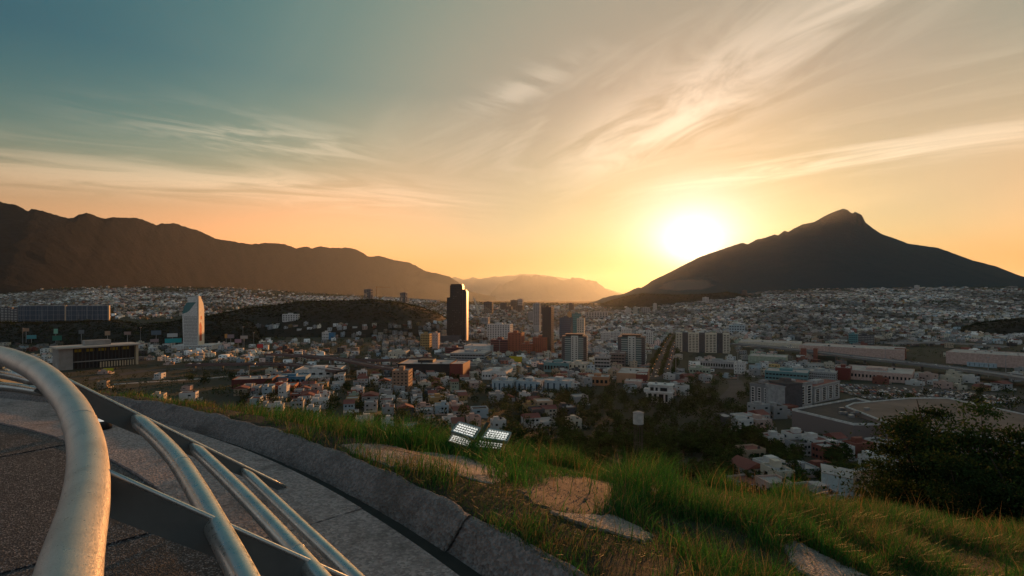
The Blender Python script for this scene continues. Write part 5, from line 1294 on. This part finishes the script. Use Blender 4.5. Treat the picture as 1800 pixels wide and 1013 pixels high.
LAND = [(337, 615, 'white banner tower'), (172, 630, 'long concrete hall'), (802, 600, 'black glass tower'), (1157, 700, 'lone white villa'), (1010, 630, 'left twin tower'), (1110, 635, 'right twin tower'), (1234, 615, 'cream four-bay slab'), (1400, 710, 'grey apartments'), (750, 655, 'black retail wall'), (703, 685, 'tan brick block'), (935, 690, 'pale blue office row'), (1110, 668, 'peach hall'), (560, 660, 'white workshop'), (510, 670, 'blue fronted shop'), (1122, 745, 'water tank'), (1490, 740, 'dark store roof'), (843, 768, 'floodlight'), (440, 680, 'dark red shed'), (490, 690, 'red orange shop'), (1680, 780, 'big right tree')]
def near_houses():
    w, d, h, c, rot = house_params(NEAR, 77, HY); g = random.Random(8); seen = {}
    ux = MB().box(-.5, .5, -.5, .5, 0, 1).mesh('wall', m_win)
    def inst(me, name, parent, loc, scl, m):
        o = bpy.data.objects.new(name, me); o.parent = parent; o.location = loc; o.scale = scl
        o.material_slots[0].link = 'OBJECT'; o.material_slots[0].material = m; COL.objects.link(o); return o
    ring = MB()
    for b in ((-.5, .5, -.5, -.46), (-.5, .5, .46, .5), (-.5, -.46, -.46, .46), (.46, .5, -.46, .46)): ring.box(*b, 0, 1)
    ring = ring.mesh('parapet', m_win)
    gable = MB().add([(-.54, -.54, 0), (.54, -.54, 0), (.54, .54, 0), (-.54, .54, 0), (-.54, 0, 1), (.54, 0, 1)], [(0, 1, 5, 4), (2, 3, 4, 5), (1, 2, 5), (3, 0, 4), (3, 2, 1, 0)]).mesh('gable_roof', m_win)
    tank = MB().tube([(0, 0, 0), (0, 0, .7), (0, 0, .9), (0, 0, 1)], [.5, .5, .35, .15], 10).mesh('water_tank', m_win)
    for i in range(NEAR):
        root = empty('house', (HX[i], HY[i], HZ[i]), rot[i]); W, D, H = w[i], d[i], h[i]; cn = PALN[c[i]]; wm = wallm(cn)
        if HY[i] < 330: W *= .95; D *= .95
        inst(ux, 'wall', root, (0, 0, -4), (W, D, H + 4), wm)
        pitched = g.random() < .16; feat = []
        if pitched:
            inst(gable, 'gable_roof', root, (0, 0, H), (W, D, 2.2), m_rroof); feat.append('red pitched roof')
        else:
            inst(ring, 'parapet', root, (0, 0, H), (W, D, .8), wm); rm = g.choice([m_roof, m_roof, m_roof, m_rroof, m_roofd]); inst(ux, 'roof', root, (0, 0, H - .05), (W * .93, D * .93, .18), rm)
            if rm is m_rroof: feat.append('red deck roof')
            if g.random() < .6: inst(ux, 'roof_room', root, (g.uniform(-.2, .2) * W, g.uniform(-.1, .25) * D, H + .1), (W * .38, D * .35, 2.5), wm); feat.append('roof room')
            if g.random() < .5: inst(tank, 'water_tank', root, (.3 * W, -.25 * D, H + .1), (1.3, 1.3, 1.5), m_tank); feat.append('black roof tank')
        fl = max(1, round(H / 3.1))
        for f in range(fl):
            for sd in (-1, 1):
                for k in (-.28, .05, .3):
                    if g.random() < .72: inst(ux, 'window', root, (k * W, sd * D / 2, f * H / fl + 1.0), (W * .16, .14, 1.3), m_win)
                if g.random() < .8: inst(ux, 'window', root, (sd * W / 2, g.uniform(-.25, .25) * D, f * H / fl + 1.0), (.14, D * .18, 1.3), m_win)
        inst(ux, 'door', root, (-.12 * W, -D / 2, 0), (1.1, .16, 2.1), mat('door_brown', (.09, .05, .03), .7))
        inst(ux, 'yard_wall', root, (0, -D / 2 - 3.2, -2), (W, .25, 4), wallm(g.choice(['white', 'grey', 'cream', 'pink'])))
        lx, ly, ln = min(LAND, key=lambda q: (q[0] - HPX[i]) ** 2 + (1.6 * (q[1] - HPY[i])) ** 2)
        dx, dy = HPX[i] - lx, HPY[i] - ly
        dist = math.hypot(dx, dy); far = 'just ' if dist < 35 else ('' if dist < 90 else 'far ')
        rel = (('right of' if dx > 0 else 'left of') if abs(dx) > 1.6 * abs(dy) else ('in front of' if dy > 0 else 'behind'))
        st = ('one', 'two', 'three', 'four')[min(fl, 4) - 1]
        lab = f"{cn} {st}-storey house" + (f" with {feat[0]}" if feat else ' with bare roof') + f", {far}{rel} the {ln}"
        k = seen.get(lab, 0); seen[lab] = k + 1
        if k: lab = lab.replace('-storey house', ('-storey narrow house' if W < 9 else '-storey broad house') if k == 1 else ('-storey shallow house' if D < 10 else '-storey deep house'))
        tag(root, lab, 'house', 'houses below the lookout')
near_houses()

# ------------------------------------------------------------------ trees
m_bark = mat('bark', (.045, .035, .025), .95, var=.3, scale=2)
m_leaf = mat('leaf', (.04, .06, .02), .8, attr=True, transl=.3, spec=.05)
def leaf_tris(cen, size, g, cols):
    """random leaf-shaped quads around each centre"""
    n = len(cen); a = g.normal(size=(n, 3)); a /= np.linalg.norm(a, axis=1)[:, None]
    b = np.cross(a, g.normal(size=(n, 3))); b /= np.linalg.norm(b, axis=1)[:, None]
    s = (size * g.uniform(.6, 1.4, n))[:, None]
    V = np.stack([cen - a * s, cen + b * s * .45, cen + a * s, cen - b * s * .45], 1).reshape(-1, 3)
    return V, np.arange(4 * n).reshape(n, 4)
def tree_meshes(seed, hgt, rad, leaves, lsize, spread=.5, base=.35, tone=1.0):
    g = np.random.default_rng(seed); rg = random.Random(seed); mb = MB()
    trunk = [Vector((0, 0, -1.5))]; p = Vector((0, 0, 0))
    for i in range(5): trunk.append(p.copy()); p = p + Vector((rg.uniform(-.06, .06) * hgt, rg.uniform(-.06, .06) * hgt, hgt * .13))
    r0 = hgt * .028; mb.tube(trunk, [r0 * (1.15 - .14 * i) for i in range(len(trunk))], 8)
    cl = []
    nb = 13
    for k in range(nb):
        st = trunk[2 + k % 4]; a = k * 2.4 + rg.uniform(-.4, .4); up = rg.uniform(.15, 1.0)
        e = Vector((math.cos(a) * rad * rg.uniform(.45, .9), math.sin(a) * rad * rg.uniform(.45, .9), hgt * (base + (1 - base) * up * rg.uniform(.75, 1.0))))
        m1 = st.lerp(e, .5) + Vector((0, 0, -.05 * hgt))
        path = smooth_path([st, m1, e], 5); mb.tube(path, [r0 * .5 * (1 - .85 * i / (len(path) - 1)) for i in range(len(path))], 5, cap=False)
        for q in range(6):
            t = rg.uniform(.45, 1.05); c = path[min(int(t * 10), 10)] + Vector((rg.gauss(0, .16), rg.gauss(0, .16), rg.gauss(0, .11))) * rad
            cl.append(c); mb.tube([path[min(int(t * 8), 10)], c], [r0 * .12, r0 * .04], 4, cap=False)
    cl = np.array([tuple(c) for c in cl]); n = leaves; idx = g.integers(0, len(cl), n)
    cr = rad * .125 * g.uniform(.5, 1.6, len(cl))
    off = g.normal(size=(n, 3)) * cr[idx][:, None] * np.array([1, 1, .42])
    V, Fc = leaf_tris(cl[idx] + off, lsize, g, None)
    tone_c = g.uniform(.55, 1.4, len(cl))[idx][:, None]
    C = (np.array([.032, .060, .019])[None] * tone_c * g.uniform(.7, 1.3, (n, 1))) * tone
    C = np.where((g.random(n) < .12)[:, None], C * np.array([1.4, 1.4, .9]), C)
    tm = mb.mesh('trunk', m_bark, True)
    o = np_mesh('crown', V, Fc, m_leaf, C); cm = o.data; bpy.data.objects.remove(o)
    return tm, cm
def plant_tree(name, meshes, loc, rz, s, label, group):
    root = empty(name, loc, rz); root.scale = (s, s, s * 1.0); tag(root, label, 'tree', group)
    for nm, me in (('trunk', meshes[0]), ('crown', meshes[1])): link(bpy.data.objects.new(nm, me), root)
    return root
big = [tree_meshes(101, 11, 5.0, 30000, .11, tone=.75, base=.22), tree_meshes(102, 10, 5.0, 28000, .11, tone=.7, base=.22)]
for k, (px, pyt, Y, s, lab) in enumerate(((1650, 688, 34, 1.08, 'big spreading dark tree in front of the beige store roof'), (1800, 715, 30, 1.0, 'dark tree cut by the right edge of the photo'), (1605, 790, 40, .70, 'lower dark tree at the left foot of the big spreading tree'), (1735, 790, 26, .72, 'bushy dark tree below the big spreading tree'), (1850, 800, 24, .8, 'dark tree at the lower right edge'))):
    x = (px - 900) / F * Y; zt = -(pyt - HOR) / F * Y; gz = G(x, Y); hgt = zt - gz
    base_h = 11 if k % 2 == 0 else 10
    plant_tree('tree', big[k % 2], (x, Y, zt - base_h * s * 1.0), k * 1.7, s, lab, 'trees on the near slope')
    if zt - base_h * s > gz + .2:
        MB().tube([(x, Y, gz - 1), (x + .1, Y, zt - base_h * s * .9)], [.34 * s, .26 * s], 8).build('trunk_base', m_bark, None).name = 'trunk_base'
        tb = bpy.data.objects['trunk_base']; tb.name = 'lower_trunk'; par = COL.objects['tree' if k == 0 else f'tree.{k:03d}']
        tb.parent = par; bpy.context.view_layer.update(); tb.matrix_parent_inverse = par.matrix_world.inverted()
mid = [tree_meshes(201, 9, 4.6, 1500, .42), tree_meshes(202, 8, 4.8, 1500, .42), tree_meshes(203, 10, 4.2, 1500, .42), tree_meshes(204, 7, 4.4, 1300, .42)]
def slope_trees():
    g = np.random.default_rng(31); n = 9000
    y = 70 + 560 * g.random(n) ** .9; px = g.uniform(330, 1850, n); x = (px - 900) / F * y; z = ground(x, y); qx, qy = project(x, y, z)
    a = np.zeros(n)
    for (p0, p1, q0, q1, w) in ((880, 1330, 690, 900, 1.0), (1330, 1420, 740, 900, .55), (1420, 1850, 760, 960, .45), (1200, 1320, 640, 700, .45), (420, 880, 680, 800, .45), (330, 760, 640, 700, .25), (760, 1100, 640, 690, .25), (1290, 1850, 690, 760, .16)):
        a = np.where((qx > p0) & (qx < p1) & (qy > q0) & (qy < q1), np.maximum(a, w), a)
    hid = (y > 150) | (px > 1000)
    ok = (g.random(n) < a) & ~blocked(x, y, 0) & hid
    # keep clear of houses
    for i in range(NEAR): ok &= (x - HX[i]) ** 2 + (y - HY[i]) ** 2 > 6.2 ** 2
    idx = np.nonzero(ok)[0]; chosen = []
    for i in idx:
        if all((x[i] - x[j]) ** 2 + (y[i] - y[j]) ** 2 > 5.2 ** 2 for j in chosen[-400:]): chosen.append(i)
        if len(chosen) >= 900: break
    chosen = sorted(chosen, key=lambda i: y[i])
    for r, i in enumerate(chosen[:300]):
        lx, ly, ln = min(LAND, key=lambda q: (q[0] - qx[i]) ** 2 + (q[1] - qy[i]) ** 2)
        rel = 'left of' if qx[i] < lx - 25 else ('right of' if qx[i] > lx + 25 else ('below' if qy[i] > ly else 'above'))
        plant_tree('tree', mid[r % 4], (x[i], y[i], z[i] - .3), g.uniform(0, 6.28), g.uniform(.75, 1.25), f'dark round crowned tree of the slope wood, {rel} the {ln}', f'slope wood trees {rel} the {ln}')
    rest = chosen[300:]
    return [(x[i], y[i], z[i]) for i in rest]
REST = slope_trees()
def clump_trees(name, label, x, y, z, h, r, n_leaf, lsize, seed, tone=1.0):
    g = np.random.default_rng(seed); n = len(x)
    c = np.stack([x, y, z], -1).repeat(n_leaf, 0); v = g.normal(size=(n * n_leaf, 3)); v /= np.linalg.norm(v, axis=1)[:, None]
    rad = g.random(n * n_leaf) ** .4
    R_, H_ = np.repeat(r, n_leaf), np.repeat(h, n_leaf)
    lump = 1 + .25 * np.sin(v[:, 0] * 5 + c[:, 0]) * np.cos(v[:, 1] * 4 + c[:, 1])
    c = c + np.stack([v[:, 0] * R_ * rad * lump, v[:, 1] * R_ * rad * lump, H_ * .55 + v[:, 2] * H_ * .45 * rad], -1)
    V, Fc = leaf_tris(c, np.repeat(lsize, n_leaf) if hasattr(lsize, '__len__') else lsize, g, None)
    C = np.array([.038, .052, .020])[None] * np.repeat(g.uniform(.6, 1.5, (n, 1)), n_leaf, 0) * g.uniform(.7, 1.3, (n * n_leaf, 1)) * tone
    tag(np_mesh(name, V, Fc, m_leaf, C), label, 'trees', kind='stuff')
def city_trees():
    g = np.random.default_rng(44); n = 60000
    y = np.sqrt(g.uniform(330 ** 2, 4200 ** 2, n)); x = g.uniform(-1.06, 1.06, n) * y; z = ground(x, y); px, py = project(x, y, z)
    d = .2 + .6 * sstep(.50, .68, fbm(x / 140, y / 140, 15, 3)) * (1 - .4 * share(px, py))
    d = np.where((px < 430) & (py > 600), .7, d); d = np.where((px > 430) & (px < 720) & (py > 600) & (py < 660), .55, d); d = np.where((px > 430) & (px < 640) & (py > 585) & (py < 612), .5, d)
    d = np.where((px > 760) & (px < 1000) & (py < 580), .45, d)
    ok = (g.random(n) < d) & ~blocked(x, y, 0)
    x, y, z = x[ok][:16500], y[ok][:16500], z[ok][:16500]
    fp, fy = g.uniform(100, 740, 2600), g.uniform(598, 700, 2600); fh = [hit(a, b) for a, b in zip(fp[:1300], fy[:1300])]
    fx_, fy_, fz_ = np.array(fh).T; k_ = ~blocked(fx_, fy_, 0) & (fbm(fx_ / 70, fy_ / 70, 88, 3) > .44)
    x, y, z = np.concatenate([x, fx_[k_]]), np.concatenate([y, fy_[k_]]), np.concatenate([z, fz_[k_]]); m = len(x)
    clump_trees('city_trees', 'dark street trees scattered between the far houses', x, y, z, g.uniform(4.5, 9, m), g.uniform(2.6, 5, m) * np.clip(y / 1800, 1, 1.4), 12, np.clip(y / 900, .9, 2.6), 45)
    av = [(p.x + dx_, p.y, G(p.x + dx_, p.y)) for p in avenue for dx_ in (-16 + g.uniform(-2, 2), g.uniform(-1, 1), 17 + g.uniform(-2, 2)) if g.random() < .8]
    rx = np.array(REST + av)
    if len(rx): clump_trees('slope_wood', 'the rest of the dark wood on the slope', rx[:, 0], rx[:, 1], rx[:, 2], g.uniform(6, 10, len(rx)), g.uniform(3, 5, len(rx)), 100, .85, 46)
    # woods on the hills
    X, Y, Z = [], [], []
    for i, h in enumerate(HILLS):
        k = (5200, 4200, 3000, 1500)[i]; yy = g.uniform(h.Yf, h.Yr * 1.08, k); pp = g.uniform(max(h.px[0], -60), min(h.px[-1], 1860), k); xx = (pp - 900) / F * yy
        hz = h.z(xx, yy); o = hz > base_ground(xx, yy) - 2
        if i == 0: o &= (hz > -55) | (g.random(k) < .3)
        o &= ~blocked(xx, yy, 0)
        X.append(xx[o]); Y.append(yy[o]); Z.append(hz[o])
    X, Y, Z = map(np.concatenate, (X, Y, Z)); m = len(X)
    clump_trees('hill_woods', 'dark low woods covering the hills in the city', X, Y, Z - 1.5, g.uniform(3, 7, m) * np.clip(Y / 2500, .8, 1.3), g.uniform(4, 7, m) * np.clip(Y / 1800, .8, 1.6), 12, np.clip(Y / 900, 1.3, 3.4), 47, .3)
city_trees()

# ------------------------------------------------------------------ cars
def car_mesh():
    b = MB(); L, W = 4.4, 1.75
    prof = [(-2.2, .35), (-2.2, .85), (-1.7, .95), (-1.1, 1.42), (.5, 1.45), (1.1, 1.0), (2.1, .82), (2.2, .35)]
    n = len(prof); vs = [(x, -W / 2 * (.86 if z > 1.2 else 1), z) for x, z in prof] + [(x, W / 2 * (.86 if z > 1.2 else 1), z) for x, z in prof]
    fs = [tuple(range(n)), tuple(range(2 * n - 1, n - 1, -1))] + [(i, n + i, n + (i + 1) % n, (i + 1) % n) for i in range(n)]
    b.add(vs, fs, 0)
    for f in (3, 5, 2): pass
    for s_ in (-1, 1):
        b.add([(-1.45, s_ * .885, 1.0), (.95, s_ * .885, 1.0), (.45, s_ * .79, 1.36), (-1.02, s_ * .79, 1.36)], [(0, 1, 2, 3)], 1)
        for x in (-1.35, 1.35): b.tube([(x, s_ * .72, .32), (x, s_ * .9, .32)], .32, 8, 2)
    b.add([(.56, -.68, 1.42), (.56, .68, 1.42), (1.1, .78, 1.04), (1.1, -.78, 1.04)], [(0, 1, 2, 3)], 1)
    return b
CARC = {'white': (.6, .6, .6), 'silver': (.34, .35, .36), 'black': (.02, .02, .022), 'red': (.25, .03, .025), 'blue': (.04, .08, .16), 'grey': (.14, .14, .15)}
CB = car_mesh()
CM = {k: CB.mesh('car', [mat('car_' + k, v, .3, spec=.6), m_win, mat('tyre', (.02, .02, .02), .9)]) for k, v in CARC.items()}
def car(x, y, rz, k, label, group, z=None):
    o = bpy.data.objects.new('car', CM[k]); o.location = (x, y, (G(x, y) if z is None else z) + .06); o.rotation_euler = (0, 0, rz); link(o); tag(o, label, 'car', group)
def cars():
    g = random.Random(12); ks = ['white', 'white', 'silver', 'silver', 'black', 'red', 'blue', 'grey', 'grey']
    lot = road('car_park', '', [(1480, 690), (1600, 690), (1700, 698), (1800, 710), (1900, 725)], 95, .10)
    n = 0
    for i in range(0, len(lot) - 1):
        p, q = lot[i], lot[i + 1]; t = (q - p).normalized(); nn = Vector((-t.y, t.x, 0)); ln = (q - p).length; a = math.atan2(t.y, t.x)
        for s_ in range(int(ln / 3.1)):
            for row in (-40, -33, -20, -13, 0, 7, 20, 27, 40):
                if g.random() < .80 and n < 290:
                    c = p + t * 3.1 * s_ + nn * row; k = g.choice(ks); car(c.x, c.y, a + math.pi / 2 + g.choice((0, math.pi)), k, f'{k} car parked in the crowded car park behind the store roofs', f'{k} cars in the car park'); n += 1
    for name, pts, cnt, where in (('avenue', avenue, 34, 'in the avenue traffic beside the cream slab'), ('cross', cross_street, 30, 'on the cross street in front of the avenue'), ('fly1', fly1, 8, 'on the low maroon flyover at left'), ('fly2', fly2, 10, 'on the upper maroon flyover'), ('ex', fly4, 14, 'on the elevated grey expressway')):
        for k in range(cnt):
            f = g.uniform(0, len(pts) - 1.01); i = int(f); p = pts[i].lerp(pts[i + 1], f - i); t = (pts[i + 1] - pts[i]); t.normalize(); nn = Vector((-t.y, t.x, 0)); ln = g.choice((-7, -3.5, 3.5, 7)) if name in ('avenue', 'cross', 'ex') else g.choice((-3, 3))
            c = p + nn * ln; kk = g.choice(ks); zz = (max(G(c.x, c.y), G(p.x, p.y)) + .14) if name in ('avenue', 'cross') else p.z
            car(c.x, c.y, math.atan2(t.y, t.x) + (math.pi if ln > 0 else 0), kk, f'{kk} car {where}', f'{kk} cars {where}', zz)
            if name in ('avenue', 'cross') and k % 3 == 0:
                o = COL.objects[-1]; hl = MB()
                for s_ in (-1, 1): hl.box(2.18, 2.24, s_ * .62 - .22, s_ * .62 + .22, .55, .8)
                hl.build('headlight', mat('headlight', (.9, .8, .6), .3, emit=((1.0, .55, .22), 1.6)), o)
                tl = MB()
                for s_ in (-1, 1): tl.box(-2.24, -2.18, s_ * .62 - .24, s_ * .62 + .24, .62, .86)
                tl.build('tail_light', mat('tail_light', (.5, .03, .02), .3, emit=((1.0, .10, .03), 1.2)), o)
cars()
# lit street lamps along the avenue
for i in range(1, len(avenue), 6):
    for s_ in (-1, 1):
        p = avenue[i]; t = (avenue[min(i + 1, len(avenue) - 1)] - avenue[max(i - 1, 0)]).normalized(); nn = Vector((-t.y, t.x, 0)); q = p + nn * 11 * s_
        root = empty('street_lamp', (q.x, q.y, G(q.x, q.y))); tag(root, 'lit orange street lamp on the ' + ('left' if s_ > 0 else 'right') + ' kerb of the avenue', 'street lamp', 'avenue street lamps ' + ('left' if s_ > 0 else 'right'))
        MB().tube([(0, 0, -1), (0, 0, 9), (-nn.x * 2 * s_, -nn.y * 2 * s_, 9.6)], .14, 5).build('pole', m_metal, root)
        MB().box(-.5 - nn.x * 2 * s_, .5 - nn.x * 2 * s_, -.35 - nn.y * 2 * s_, .35 - nn.y * 2 * s_, 9.35, 9.8).build('lamp_head', mat('sodium_lamp', (.9, .5, .2), .5, emit=((1.0, .42, .12), 1.0)), root)

# ------------------------------------------------------------------ air
def build_haze():
    b = MB().box(-62000, 62000, -62000, 62000, -500, 3000)
    m = bpy.data.materials.new('haze'); m.use_nodes = True; N = m.node_tree.nodes; N.clear()
    v = N.new('ShaderNodeVolumePrincipled'); v.inputs['Color'].default_value = (.76, .90, 1.0, 1)
    v.inputs['Density'].default_value = HAZE_DENSITY; v.inputs['Anisotropy'].default_value = 0.64
    o = N.new('ShaderNodeOutputMaterial'); m.node_tree.links.new(v.outputs[0], o.inputs['Volume'])
    tag(b.build('haze', m), kind='stuff')
build_haze()
